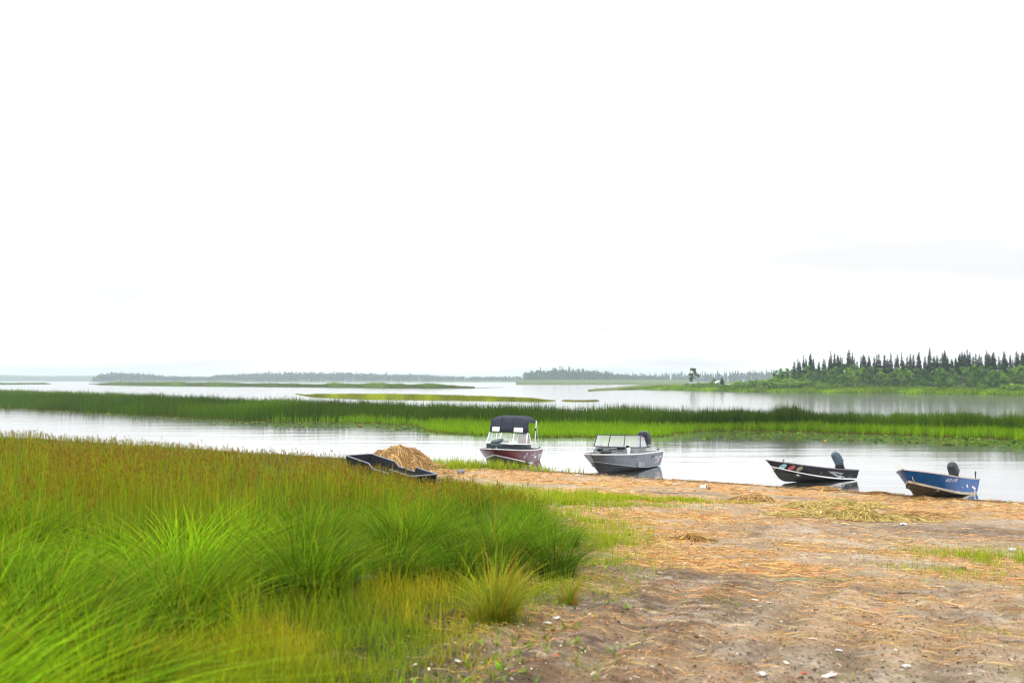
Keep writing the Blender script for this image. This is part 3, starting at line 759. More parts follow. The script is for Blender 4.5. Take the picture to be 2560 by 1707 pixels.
def lily_pads():
    Cs = []
    def zone(u0, u1, d0, d1, n, dens):
        u = rng.uniform(u0 * K, u1 * K, n); v = interp_px(NEAR, u) + rng.uniform(d0, d1, n)
        ok = fbm(u / 20.0, v / 1.3, 3, 95) > dens; u, v = u[ok], v[ok]
        Y = EYE / ((v - HOR) / F); return (u - 1280) / F * Y, Y
    zs = [zone(480, 985, -1, 13, 2600, .5), zone(1610, 2500, -1, 22, 5600, .5), zone(0, 480, -1, 4, 900, .5), (zone(1000, 1560, -1, 2.5, 700, .45))]
    x = np.concatenate([z[0] for z in zs]); y = np.concatenate([z[1] for z in zs]); n = len(x)
    r = .06 + .07 * rng.random(n); a = rng.random(n) * 6.28
    C = np.zeros((n, 4, 3)); W = np.zeros((n, 4, 3)); t = np.array([-1, -.45, .45, 1.0])
    C[:, :, 0] = x[:, None] + np.cos(a)[:, None] * r[:, None] * t; C[:, :, 1] = y[:, None] + np.sin(a)[:, None] * r[:, None] * t
    C[:, :, 2] = .012 + .02 * rng.random((n, 1)) + .05 * rng.random((n, 1)) ** 3 * t
    w = r[:, None] * np.array([.45, .95, .95, .45]); W[:, :, 0] = -np.sin(a)[:, None] * w; W[:, :, 1] = np.cos(a)[:, None] * w
    c = jit((.10, .15, .03), n, .35, .15); k = rng.random(n) < .05; c[k] = jit((.28, .17, .06), k.sum(), .3, .2)
    tag(link('lily_pads', ribbon_mesh('lily_pads', C, W, np.repeat(c[:, None, :], 4, 1)), REED), 'lily pads floating along the water edge of the reed bed', 'lily pads', kind='stuff')
lily_pads()

def band(name, near, far, top_h, n, c, tp, label, wf=.0012, far_h=None, mud=(.06, .06, .02), clump=.0, zb=.0, cat='grass'):
    """low grassy island: a real bank of earth with a mat of grass, between two waterlines surveyed on the photograph"""
    u0, u1 = near[0][0] * K, near[-1][0] * K
    us = np.linspace(u0, u1, 60)
    yN = EYE / ((interp_px(near, us) - HOR) / F); yF = (EYE - top_h) / ((interp_px(far, us) - HOR) / F)
    yF = np.maximum(yF, yN * 1.02)
    rows = []
    for f_ in (0, .06, .3, .7, .94, 1):
        Y = yN + (yF - yN) * f_; rows.append(np.stack([(us - 1280) / F * Y, Y, np.full_like(Y, (-.1 if f_ in (0, 1) else .06) + zb * (f_ not in (0, 1)))], 1))
    g = np.array(rows); k = len(us)
    ii = (np.arange(5)[:, None] * k + np.arange(k - 1)[None, :])
    o = link(name + '_bank', quad_mesh(name + '_bank', g.reshape(-1, 3), np.stack([ii, ii + 1, ii + k + 1, ii + k], -1).reshape(-1, 4), smooth=True), paint(name + '_earth', mud, .95, vscale=.3))
    tag(o, kind='structure')
    u = rng.uniform(u0, u1, n); yN = EYE / ((interp_px(near, u) - HOR) / F); yF = np.maximum((EYE - top_h) / ((interp_px(far, u) - HOR) / F), yN * 1.02)
    t = rng.random(n); Y = 1 / (1 / yN + (1 / yF - 1 / yN) * t); X = (u - 1280) / F * Y
    nz = fbm(X / (Y * .02), Y / (Y * .05), 3, 97)
    fe = np.minimum(u - u0, u1 - u) / (u1 - u0)
    H = top_h * np.clip(.25 + fe * 9, 0, 1) * (.45 + .55 * np.clip(t * 2.2, 0, 1)) * (1 + clump * (nz - .5) * 2) * np.clip(rng.normal(.95, .15, n), .5, 1.4)
    tone = (np.exp(.7 * (nz - .5) * 2))[:, None]
    B = blades(np.stack([X, Y, np.full(n, zb)], 1), H, np.maximum(.02, Y * wf), rng.random(n) * 6.28, np.clip(rng.gamma(2, .08, n), .02, .6), jit(c, n, .2, .12) * tone, jit(tp, n, .2, .12) * tone, segs=2, twist=.5)
    tag(link(name, ribbon_mesh(name, *B), REED), label, cat, kind='stuff')
band('grass_islet', [(680, 905), (720, 912), (850, 917.5), (1000, 919), (1150, 921), (1250, 921.5), (1275, 921)], [(680, 905), (700, 903.5), (900, 902.5), (1000, 904.5), (1150, 909), (1240, 914), (1275, 919)], .55, 14000,
     (.20, .22, .012), (.36, .33, .02), 'low yellow-green grass islet beyond the dark reed bed')
band('grass_shoal', [(1290, 921), (1320, 922), (1350, 922), (1376, 921)], [(1290, 919.5), (1320, 919), (1350, 919.5), (1376, 920)], .25, 1600, (.16, .13, .03), (.25, .19, .04), 'thin brownish grass shoal trailing right of the yellow islet')
band('willow_spit', [(205, 882), (230, 884.5), (300, 886), (500, 888), (700, 889.5), (900, 891), (1050, 891.5), (1090, 891.5)], [(205, 881), (230, 878), (300, 877.5), (500, 878.5), (700, 881), (900, 883), (1050, 886), (1090, 890)], 1.7, 15000,
     (.075, .12, .02), (.15, .19, .03), 'long low green spit of willow scrub and grass across the far water', wf=.0016, clump=.55, zb=.3)
band('mud_bar', [(1085, 891.5), (1120, 891), (1158, 889.6)], [(1085, 890.5), (1120, 889.6), (1158, 889.0)], .12, 600, (.13, .10, .05), (.17, .13, .06), 'thin brown mud bar at the tip of the willow spit')
band('far_point', [(-60, 883), (0, 883), (40, 883), (118, 882.2)], [(-60, 878), (0, 879), (40, 881), (118, 881.6)], 1.5, 1800, (.05, .09, .02), (.10, .14, .03), 'tiny low green point on the far water at the left edge', wf=.0016)

# ------------------------------------------------------------------ trees
LEAF = leaf_mat('tree_leaves', 0.35, 0.6, spec=0.2)
NEEDLE = leaf_mat('spruce_needles', 0.12, 0.7, spec=0.15)
BARK = paint('tree_bark', (.10, .08, .065), .9, vscale=3, bump=.4)
PALE = paint('pale_bark', (.42, .39, .34), .85, vscale=3)

def leaf_cloud(pts, size, cols, flat=.0):
    n = len(pts)
    a = rng.normal(0, 1, (n, 3)); a /= np.linalg.norm(a, axis=1)[:, None]; b = rng.normal(0, 1, (n, 3)); b -= a * (a * b).sum(1)[:, None]; b /= np.linalg.norm(b, axis=1)[:, None]
    s = (np.array(size) * (.6 + .8 * rng.random(n)))[:, None]
    C = np.stack([pts - a * s * .5, pts + a * s * .5], 1); W = np.stack([b * s * .32, b * s * .32], 1)
    return C, W, np.repeat(cols[:, None, :], 2, 1)

def spruce_mesh(seed, h=13.0, r=1.7, gaps=.2, col=(.020, .040, .020)):
    parts = []; lv = 34
    for i in range(lv):
        f = (i + .5) / lv; z = h * (.1 + .9 * f); rad = r * (1 - f) ** .82 * rng.uniform(.65, 1.2) + .10
        if rng.random() < gaps * (1 - f): rad *= .45
        nb = 9 if f < .7 else 6
        a = rng.random() * 6.28 + np.arange(nb) * 6.283 / nb + rng.normal(0, .25, nb); L_ = rad * rng.uniform(.6, 1.15, nb); t = np.linspace(0, 1, 4)[None, :]
        C = np.zeros((nb, 4, 3)); C[:, :, 0] = np.cos(a)[:, None] * L_[:, None] * t; C[:, :, 1] = np.sin(a)[:, None] * L_[:, None] * t
        C[:, :, 2] = z + .10 * L_[:, None] * t - .55 * L_[:, None] * t ** 2 + rng.normal(0, .06, (nb, 1))
        w = (.20 + .24 * L_)[:, None] * np.array([.5, 1.0, .75, .12]); W = np.zeros((nb, 4, 3)); W[:, :, 0] = -np.sin(a)[:, None] * w; W[:, :, 1] = np.cos(a)[:, None] * w
        W[:, :, 2] = rng.normal(0, .4, (nb, 1)) * w
        c = jit(col, nb, .3, .12); parts.append((C, W, np.repeat(c[:, None, :], 4, 1)))
    v, q, c = cat3(parts); me = quad_mesh('spruce_crown', v, q, c); me.materials.append(NEEDLE)
    tr = MB().tube([(0, 0, -.3), (0, 0, h * .3), (.03, 0, h * .7), (0, 0, h * 1.03)], [h * .014, h * .011, h * .006, h * .0012], 7).build('t', BARK, smooth=True)
    tme = tr.data; bpy.data.objects.remove(tr); return me, tme

def broad_mesh(seed, h=7.5, r=2.3, n=1300, col=(.052, .098, .022), lobes=13, low=.12, open_=.0, leaf=.46, bark=None):
    rs = np.random.default_rng(seed); pts = []; wv = []
    cs = []
    for i in range(lobes):
        a = rs.random() * 6.28; f = rs.random(); zz = h * (low + (1 - low) * (.15 + .8 * f)); rr = r * math.sin(math.pi * min(1, .22 + .70 * f)) ** .8 * math.sqrt(rs.random()) * .85
        cs.append((math.cos(a) * rr, math.sin(a) * rr, zz, r * rs.uniform(.32, .55) * (1 - .35 * f) * (1 - .35 * open_)))
    k = n // lobes; P = []; T = []
    for (x, y, z, rr) in cs:
        d = rng.normal(0, 1, (k, 3)); d /= np.linalg.norm(d, axis=1)[:, None]
        q = np.array([x, y, z]) + d * rr * (rng.random((k, 1)) ** .35) * np.array([1, 1, .8]) * (1 + .2 * rng.normal(0, 1, (k, 1)))
        P.append(q); T.append(np.tile(np.exp(rs.normal(0, .22)), k))
    P = np.concatenate(P); T = np.concatenate(T); P[:, 2] = np.clip(P[:, 2], .1, None)
    c = jit(col, len(P), .22, .1) * T[:, None]
    v, q, cc = cat3([leaf_cloud(P, leaf, c)]); me = quad_mesh('leaf_crown', v, q, cc); me.materials.append(LEAF)
    m = MB().tube([(0, 0, -.3), (.05, .03, h * .35), (-.04, .02, h * .8)], [h * .02, h * .015, h * .005], 7)
    for (x, y, z, rr) in cs[:6]: m.tube([(0.02, 0, h * .25), (x * .5, y * .5, z * .75), (x, y, z)], [h * .01, h * .007, h * .002], 5)
    o = m.build('t', bark or BARK, smooth=True); tme = o.data; bpy.data.objects.remove(o); return me, tme

SPR = [spruce_mesh(i, 13, rr, g, c) for i, (rr, g, c) in enumerate(((1.55, .15, (.015, .036, .018)), (1.2, .35, (.017, .036, .020)), (1.9, .1, (.013, .034, .015)), (1.0, .5, (.026, .038, .024)), (1.6, .3, (.020, .034, .020))))]
BRD = [broad_mesh(i + 40, col=c, r=rr, lobes=lb) for i, (c, rr, lb) in enumerate((((.095, .21, .020), 2.3, 14), ((.065, .17, .022), 2.0, 12), ((.125, .23, .022), 2.6, 16), ((.055, .13, .026), 2.1, 12), ((.10, .185, .04), 1.9, 11)))]
SHR = [broad_mesh(i + 60, h=2.2, r=1.9, n=420, col=c, lobes=9, low=.02, leaf=.34) for i, c in enumerate(((.11, .215, .018), (.15, .25, .022), (.08, .17, .020)))]

def plant(kind, name, x, y, z, sx, sz, label, cat, group=None, parts=('crown', 'trunk')):
    me, tme = kind
    r_ = empty(name, (x, y, z), (0, 0, rng.random() * 6.28)); r_.scale = (sx, sx, sz)
    for nm, d in zip(parts, (me, tme)):
        o = bpy.data.objects.new(nm, d); COL.objects.link(o); o.parent = r_
    return tag(r_, label, cat, group)

# ------------------------------------------------------------------ wooded bank on the right
SH = [(1430, 979), (1540, 975.3), (1600, 973.5), (1676, 975), (1780, 977.0), (1850, 979), (2000, 981), (2177, 983.3), (2400, 987), (2560, 990), (2900, 998), (3300, 1008)]
def yshore(u): return EYE / ((np.interp(u, [p[0] for p in SH], [p[1] for p in SH]) - HOR) / F)
def bank_z(u, off):
    k = np.interp(u, [1540, 1640, 1800, 2000], [.15, .55, .85, 1.0])
    return -.15 + k * 3.1 * (1 - np.exp(-np.clip(off, 0, 400) / 26.0)) + .15 * np.clip(off, 0, 2)
us = np.concatenate([np.linspace(1470, 2600, 150), np.linspace(2615, 3300, 40)]); offs = np.array([-2, 0, 1.5, 4, 8, 14, 22, 35, 60, 110, 200])
UU, OO = np.meshgrid(us, offs)
YS = yshore(UU) + OO * np.interp(UU, [1470, 1560, 1700], [.02, .5, 1]); ZZ = np.where(OO < 0, -.3, bank_z(UU, OO)) + .12 * (fbm(UU / 9, OO / 3, 3, 12) - .5) * (OO > 1)
k = len(us); ii = (np.arange(len(offs) - 1)[:, None] * k + np.arange(k - 1)[None, :])
bme = quad_mesh('far_bank', np.stack([(UU - 1280) / F * YS, YS, ZZ], -1).reshape(-1, 3), np.stack([ii, ii + 1, ii + k + 1, ii + k], -1).reshape(-1, 4), smooth=True)
tag(link('far_bank', bme, paint('bank_turf', (.075, .105, .022), .95, vscale=.12, grime=(.11, .09, .045))), kind='structure')
n = 26000; u = np.concatenate([rng.uniform(1545, 2620, 20000), rng.uniform(2620, 3250, 6000)]); off = rng.random(n) ** 1.5 * np.interp(u, [1545, 1660, 1900], [2.5, 24, 18]) + .2
Y = yshore(u) + off; X = (u - 1280) / F * Y
tone = np.exp(.8 * (fbm(X / 8, Y / 6, 3, 98) - .5) * 2)[:, None]
mud = ((u > 2150) & (off < .9))
H = np.where(mud, .05, .55 + .5 * rng.random(n)) * np.interp(u, [1545, 1640], [.3, 1])
tag(link('bank_grass', ribbon_mesh('bank_grass', *blades(np.stack([X, Y, bank_z(u, off)], 1), H, np.full(n, .55), rng.random(n) * 6.28, np.clip(rng.gamma(2, .1, n), .02, .7), jit((.13, .21, .010), n, .2) * tone, jit((.22, .29, .016), n, .2) * tone, segs=1, twist=.5)), REED), 'strip of bright grass along the foot of the wooded right bank', 'grass', kind='stuff')

def zpx(zx, zy): return 1640 + .3912 * zx, 840 + .3912 * zy
TOPS = [(917, 155), (957, 138), (988, 103), (1008, 145), (1037, 165), (1118, 86), (1140, 120), (1162, 113), (1180, 128), (1233, 78), (1255, 120), (1310, 123), (1335, 120), (1360, 120), (1395, 125), (1424, 106), (1460, 110), (1480, 140), (1541, 108), (1580, 152), (1625, 106), (1645, 110), (1682, 93), (1749, 68), (1797, 116), (1845, 83), (1862, 123), (1915, 138), (1942, 106), (1990, 76), (2000, 116), (2030, 126), (2055, 143), (2081, 126), (2127, 106), (2157, 96), (2200, 148), (2240, 146), (2265, 115), (2315, 106), (2340, 104)]
ORDN = ['first', 'second', 'third', 'fourth', 'fifth', 'sixth', 'seventh', 'eighth', 'ninth', 'tenth', 'eleventh', 'twelfth', 'thirteenth', 'fourteenth', 'fifteenth', 'sixteenth', 'seventeenth', 'eighteenth', 'nineteenth', 'twentieth']
def ordinal(i, n):
    if i < 20 and i <= n // 2: return ORDN[i] + ' from left'
    if n - 1 - i < 20: return ORDN[n - 1 - i] + ' from right'
    return 'near the middle'
SPECIAL = {0: 'short dark spruce at the left end of the right bank spruces', 2: 'bushy pointed spruce, first tall one at the left of the right bank wood', 5: 'gaunt thin spruce left of the broad-topped spruce on the right bank', 9: 'broad-topped tall spruce rising over the left part of the right bank wood',
           23: 'tallest narrow spruce spire in the middle of the right bank wood', 25: 'tall full spruce just right of the tallest spire on the right bank', 29: 'thin bare-topped spruce spire at the right of the right bank wood', 18: 'thin spruce standing clear of its neighbours midway along the right bank wood'}
GS = 'spruces standing above the right bank wood'
for i, (zx, zy) in enumerate(TOPS):
    u, v = zpx(zx, zy); off = 26 + 22 * rng.random(); Y = float(yshore(u)) + off; z0 = float(bank_z(np.array(u), np.array(off)))
    H = (HOR - v) / F * Y + EYE - z0
    thin = {5: 3, 18: 3, 29: 3, 33: 3, 23: 1}.get(i, None)
    kd = SPR[thin if thin is not None else (2 if i in (2, 9, 25, 35) else int(rng.integers(0, 5)))]
    wide = np.interp(H, [6, 15], [1.0, 1.45]) * rng.uniform(.85, 1.15)
    plant(kd, 'spruce_tree', (u - 1280) / F * Y, Y, z0, wide, H / 13.35, SPECIAL.get(i, 'dark pointed spruce on the right bank skyline, ' + ordinal(i, len(TOPS))), 'spruce', GS)
GF = 'smaller spruces filling the right bank wood'
for i in range(70):
    u = 1985 + 590 * (i + rng.random()) / 64 if i < 64 else 2590 + 90 * (i - 64); off = 40 + 30 * rng.random(); Y = float(yshore(u)) + off; z0 = float(bank_z(np.array(u), np.array(off)))
    plant(SPR[int(rng.integers(0, 5))], 'spruce_tree', (u - 1280) / F * Y, Y, z0, rng.uniform(1.0, 1.4), rng.uniform(.55, .85), 'smaller dark spruce half hidden among the trees of the right bank wood', 'spruce', GF)
# broad-leaved trees: tops along the photograph's canopy line
CAN = [(780, 205), (830, 196), (870, 205), (910, 232), (970, 172), (1000, 200), (1050, 190), (1110, 205), (1160, 180), (1230, 168), (1290, 190), (1340, 195), (1400, 185), (1450, 205), (1500, 190), (1560, 200), (1620, 200), (1680, 195), (1720, 215), (1780, 205), (1840, 195), (1900, 200), (1960, 195), (2020, 185), (2080, 180), (2140, 190), (2200, 180), (2260, 190), (2320, 180), (2352, 175), (2460, 180), (2560, 185)]
cx_, cy_ = [p[0] for p in CAN], [p[1] for p in CAN]
GB = 'leafy trees along the right bank wood'
nb_ = 84
for i in range(nb_):
    zx = 780 + (2420 - 780) * (i + .5 * rng.random()) / nb_; row = i % 3
    zy = np.interp(zx, cx_, cy_) + (0, 26, 62)[row] * rng.uniform(.7, 1.3) + rng.normal(0, 5)
    u, v = zpx(zx, zy); off = (25, 17, 11)[row] + rng.uniform(-2, 3); Y = float(yshore(u)) + off; z0 = float(bank_z(np.array(u), np.array(off)))
    H = (HOR - v) / F * Y + EYE - z0
    lab = ['tall leafy tree in the back row of the right bank wood, ', 'rounded leafy tree in the middle row of the right bank wood, ', 'low leafy tree in the front row of the right bank wood, '][row] + ordinal(i // 3, nb_ // 3)
    plant(BRD[int(rng.integers(0, 5))], 'broadleaf_tree', (u - 1280) / F * Y, Y, z0, max(.6, H / 8.2 * rng.uniform(.95, 1.3)), H / 7.6, lab, 'tree', GB)
GH = 'willow shrubs along the right bank'
for i in range(120):
    zx = 190 + (2400 - 190) * (i + rng.random()) / 120
    top = np.interp(zx, [190, 330, 480, 640, 790, 1000, 1300, 1600, 2000, 2060, 2400], [300, 292, 296, 278, 268, 288, 308, 316, 318, 298, 296])
    zy = top + abs(rng.normal(0, 9)) + (12 if i % 2 else 0)
    u, v = zpx(zx, zy); off = np.interp(u, [1700, 1900], [11, 8]) + 7 * rng.random() - (3 if i % 2 else 0); Y = float(yshore(u)) + off; z0 = float(bank_z(np.array(u), np.array(off)))
    H = max(.9, (HOR - v) / F * Y + EYE - z0)
    plant(SHR[int(rng.integers(0, 3))], 'willow_shrub', (u - 1280) / F * Y, Y, z0 - .05, H / 2.3 * rng.uniform(1.0, 1.5), H / 2.2, 'low rounded green shrub in the willow belt at the foot of the right bank wood', 'shrub', GH, parts=('foliage', 'stem'))
# the lone tree on the point, and small ones beside the shed
def at_bank(zx, zyt, off):
    u, v = zpx(zx, zyt); Y = float(yshore(u)) + off; z0 = float(bank_z(np.array(u), np.array(off))); return (u - 1280) / F * Y, Y, z0, (HOR - v) / F * Y + EYE - z0
LONE = broad_mesh(7, h=7.5, r=2.5, n=1100, col=(.045, .085, .035), lobes=17, low=.24, open_=.9, leaf=.36, bark=PALE)
X_, Y_, z_, H_ = at_bank(240, 202, 14); plant(LONE, 'lone_tree', X_, Y_, z_, H_ / 8.6, H_ / 7.3, 'lone thin-crowned tree standing apart on the point left of the right bank wood', 'tree')
X_, Y_, z_, H_ = at_bank(421, 262, 14); plant(SPR[2], 'spruce_tree', X_, Y_, z_, 1.0, H_ / 13.3, 'very small spruce right of the white shed on the point', 'spruce')
X_, Y_, z_, H_ = at_bank(372, 272, 16); plant(BRD[1], 'broadleaf_tree', X_, Y_, z_, H_ / 6.5, H_ / 7.5, 'small bushy tree just left of the white shed on the point', 'tree')
X_, Y_, z_, H_ = at_bank(752, 230, 26); plant(BRD[4], 'broadleaf_tree', X_, Y_, z_, H_ / 9, H_ / 7.5, 'bluish leafy tree set back at the left end of the right bank wood', 'tree')
X_, Y_, z_, H_ = at_bank(425, 283, 22)
sh = empty('shed', (X_, Y_, z_), (0, 0, R(12)))
H_ = 1.5
m = MB().box((-1.6, 0, H_ * .42), (2.2, 2.6, H_ * .84)); m.add([(-2.9, -1.3, H_ * .84), (-.3, -1.3, H_ * .84), (-1.6, -1.3, H_ * 1.35), (-2.9, 1.3, H_ * .84), (-.3, 1.3, H_ * .84), (-1.6, 1.3, H_ * 1.35)], [(0, 1, 2), (3, 5, 4)])
m.build('wall', paint('white_boards', (.62, .62, .60), .7), sh)
m = MB()
for sx in (-1, 1): m.box((-1.6 + sx * .72, 0, H_ * 1.12), (1.75, 3.0, .08), (0, sx * math.atan2(H_ * .51, 1.3), 0))
m.build('roof', paint('white_roof', (.50, .53, .53), .6), sh)
MB().box((1.5, 0.4, H_ * .52), (4.2, 2.2, .10)).box((3.3, -.4, H_ * .24), (.12, .12, H_ * .5)).box((-.1, -.4, H_ * .24), (.12, .12, H_ * .5)).box((3.3, 1.2, H_ * .24), (.12, .12, H_ * .5)).build('lean_to', paint('pale_sheet', (.66, .68, .68), .5), sh)
tag(sh, 'small white shed with pale lean-to half hidden by shrubs on the point', 'shed')

# ------------------------------------------------------------------ far woods and hills, fading in the air
def massed_wood(name, spans, n, hmean, col, label, spire=.12, front=None):
    """spans: (u, v_base, Y) polyline in plan; one far-off wood that reads as a single mass"""
    uu = rng.uniform(spans[0][0], spans[-1][0], n); Yb = np.interp(uu, [s_[0] for s_ in spans], [s_[1] for s_ in spans]); hh = np.interp(uu, [s_[0] for s_ in spans], [s_[2] for s_ in spans])
    dep = rng.random(n) ** 1.4 * np.interp(uu, [s_[0] for s_ in spans], [s_[3] for s_ in spans]); Y = Yb + dep
    X = (uu - 1280) / F * Y; z = np.minimum(dep * .02, 6)
    H = hh * np.clip(rng.normal(.88, .10, n), .55, 1.05); sp = rng.random(n) < spire; H[sp] *= rng.uniform(1.05, 1.3, sp.sum())
    parts = []
    # spruces: a few crossed tapering ribbons; leafy trees: clouds of leaves
    c = jit(col, n, .25, .12)
    s_ = np.where(sp)[0]
    for k_ in range(3):
        parts.append(blades(np.stack([X[s_], Y[s_], z[s_]], 1), H[s_], H[s_] * .20, rng.random(len(s_)) * 6.28, np.full(len(s_), .02), c[s_] * .6, c[s_] * .6, segs=5, twist=3))
    o_ = np.where(~sp)[0]; m = 20; k = np.repeat(o_, m)
    d = rng.normal(0, 1, (len(k), 3)); d /= np.linalg.norm(d, axis=1)[:, None]; rr = rng.random((len(k), 1)) ** .4
    P = np.stack([X[k], Y[k], z[k] + H[k] * .60], 1) + d * rr * np.stack([H[k] * .22, H[k] * .22, H[k] * .40], 1)
    parts.append(leaf_cloud(P, H[k] * .20, c[k] * np.exp(rng.normal(0, .2, (len(k), 1)))))
    t_ = o_[rng.random(len(o_)) < .35]
    parts.append(blades(np.stack([X[t_], Y[t_] - 1, z[t_]], 1), H[t_] * .7, H[t_] * .03, rng.random(len(t_)) * 6.28, np.full(len(t_), .03), jit((.3, .28, .25), len(t_), .2), jit((.3, .28, .25), len(t_), .2), segs=1))
    v, q, cc = cat3(parts)
    tag(link(name, quad_mesh(name, v, q, cc), LEAF), label, 'wood', kind='stuff')
massed_wood('birch_wood', [(1312, 1600, 16.5, 40), (1345, 1600, 19, 90), (1400, 1600, 21, 90), (1470, 1610, 19, 90), (1500, 1620, 18.5, 90), (1540, 1630, 14.5, 90), (1580, 1640, 11.5, 90), (1660, 1650, 9, 80)], 460, 12, (.04, .075, .022), 'hazy blue-green wood of pale-stemmed trees on the point across the water')
massed_wood('hazy_wood', [(1500, 2000, 14, 90), (1740, 1950, 17, 90), (1900, 1850, 19, 90), (2100, 1850, 18, 90)], 520, 10, (.032, .055, .025), 'thin line of hazy spruces on the shore behind the right bank point', spire=.6)
massed_wood('distant_wood', [(232, 2030, 9, 90), (250, 2030, 15, 120), (290, 2040, 19.0, 140), (370, 2050, 16, 140), (420, 2080, 12, 120), (520, 2140, 11, 120), (560, 2150, 16, 140), (720, 2160, 19.5, 140), (850, 2160, 19.5, 140), (1050, 2200, 15.5, 140), (1150, 2240, 11.5, 140), (1330, 2240, 11.5, 140), (1500, 2240, 11, 140)], 2000, 12, (.030, .055, .025), 'distant pale blue forest along the far shore behind the willow spit', spire=.2)

def ridge(name, pts, depth, col):
    us = np.linspace(pts[0][0], pts[-1][0], 260); Yb = np.interp(us, [p[0] for p in pts], [p[1] for p in pts]); hh = np.interp(us, [p[0] for p in pts], [p[2] for p in pts])
    hh = hh * (1 + .10 * (fbm(us / 40, us * 0, 3, 99) - .5) * 2 + .05 * (rng.random(len(us)) - .5)); rows = []
    for f_, g_ in ((0, -.3), (.03, 0), (.05, .55), (.25, .8), (.55, 1), (1, .6)):
        Y = Yb + depth * f_; rows.append(np.stack([(us - 1280) / F * Y, Y, hh * g_ if g_ > 0 else np.full_like(Y, g_)], 1))
    g = np.array(rows); k = len(us); ii = (np.arange(5)[:, None] * k + np.arange(k - 1)[None, :])
    tag(link(name, quad_mesh(name, g.reshape(-1, 3), np.stack([ii, ii + 1, ii + k + 1, ii + k], -1).reshape(-1, 4)), paint(name + '_forest', col, .95, vscale=.03)), kind='structure')
ridge('hills', [(-1600, 3300, 29), (-400, 3300, 26), (0, 3300, 22.5), (300, 3300, 18), (700, 3300, 14), (1300, 3300, 10), (2000, 4000, 12), (3000, 3900, 18), (4300, 3900, 24)], 800, (.04, .06, .03))
# low grassy shelf in front of the hazy woods
for nm, sp, c_ in (('point_shelf', [(1290, 845), (1310, 835), (1500, 845), (1600, 870), (1720, 930)], (.07, .10, .03)), ('far_shelf', [(225, 1990), (600, 2060), (1000, 2100), (1330, 2140), (1800, 1900), (2100, 1800)], (.06, .09, .03))):
    us = np.linspace(sp[0][0], sp[-1][0], 90); Yb = np.interp(us, [p[0] for p in sp], [p[1] for p in sp]); rows = []
    for d_, z_ in ((0, -.3), (3, .5), (60, 1.6), (520, 4.0)): rows.append(np.stack([(us - 1280) / F * (Yb + d_), Yb + d_, z_ + .4 * fbm(us / 9, us * 0 + d_, 3, 4)], 1))
    g = np.array(rows); k = len(us); ii = (np.arange(3)[:, None] * k + np.arange(k - 1)[None, :])
    tag(link(nm, quad_mesh(nm, g.reshape(-1, 3), np.stack([ii, ii + 1, ii + k + 1, ii + k], -1).reshape(-1, 4), smooth=True), paint(nm + '_turf', c_, .95, vscale=.05)), kind='structure')

# ------------------------------------------------------------------ boats
ALU = paint('bare_aluminium', (.62, .63, .64), .35, .7, .12, grime=(.3, .27, .22))
RAIL = paint('pale_rail', (.74, .75, .76), .4, .2, .08)
DARK = paint('black_plastic', (.009, .010, .012), .42, var=.3, spec=.15)
GREYIN = paint('grey_interior', (.24, .25, .26), .7, var=.2)
WHITE = paint('white_vinyl', (.80, .80, .80), .45, var=.04)
RED = paint('red_vinyl', (.36, .025, .03), .5)
SILVER = paint('silver_vinyl', (.34, .35, .36), .35, .3)
TEAL = paint('teal_vinyl', (.03, .26, .30), .5)
BLACKV = paint('black_vinyl', (.01, .012, .02), .5)
PURPLE = paint('purple_vinyl', (.10, .06, .30), .5)
OLIVE = paint('olive_vinyl', (.20, .19, .11), .6)
PINK = paint('faded_red_vinyl', (.42, .10, .11), .6)
MAPLE = paint('cream_vinyl', (.70, .68, .50), .5)
ROPE = paint('pale_rope', (.55, .50, .40), .9)

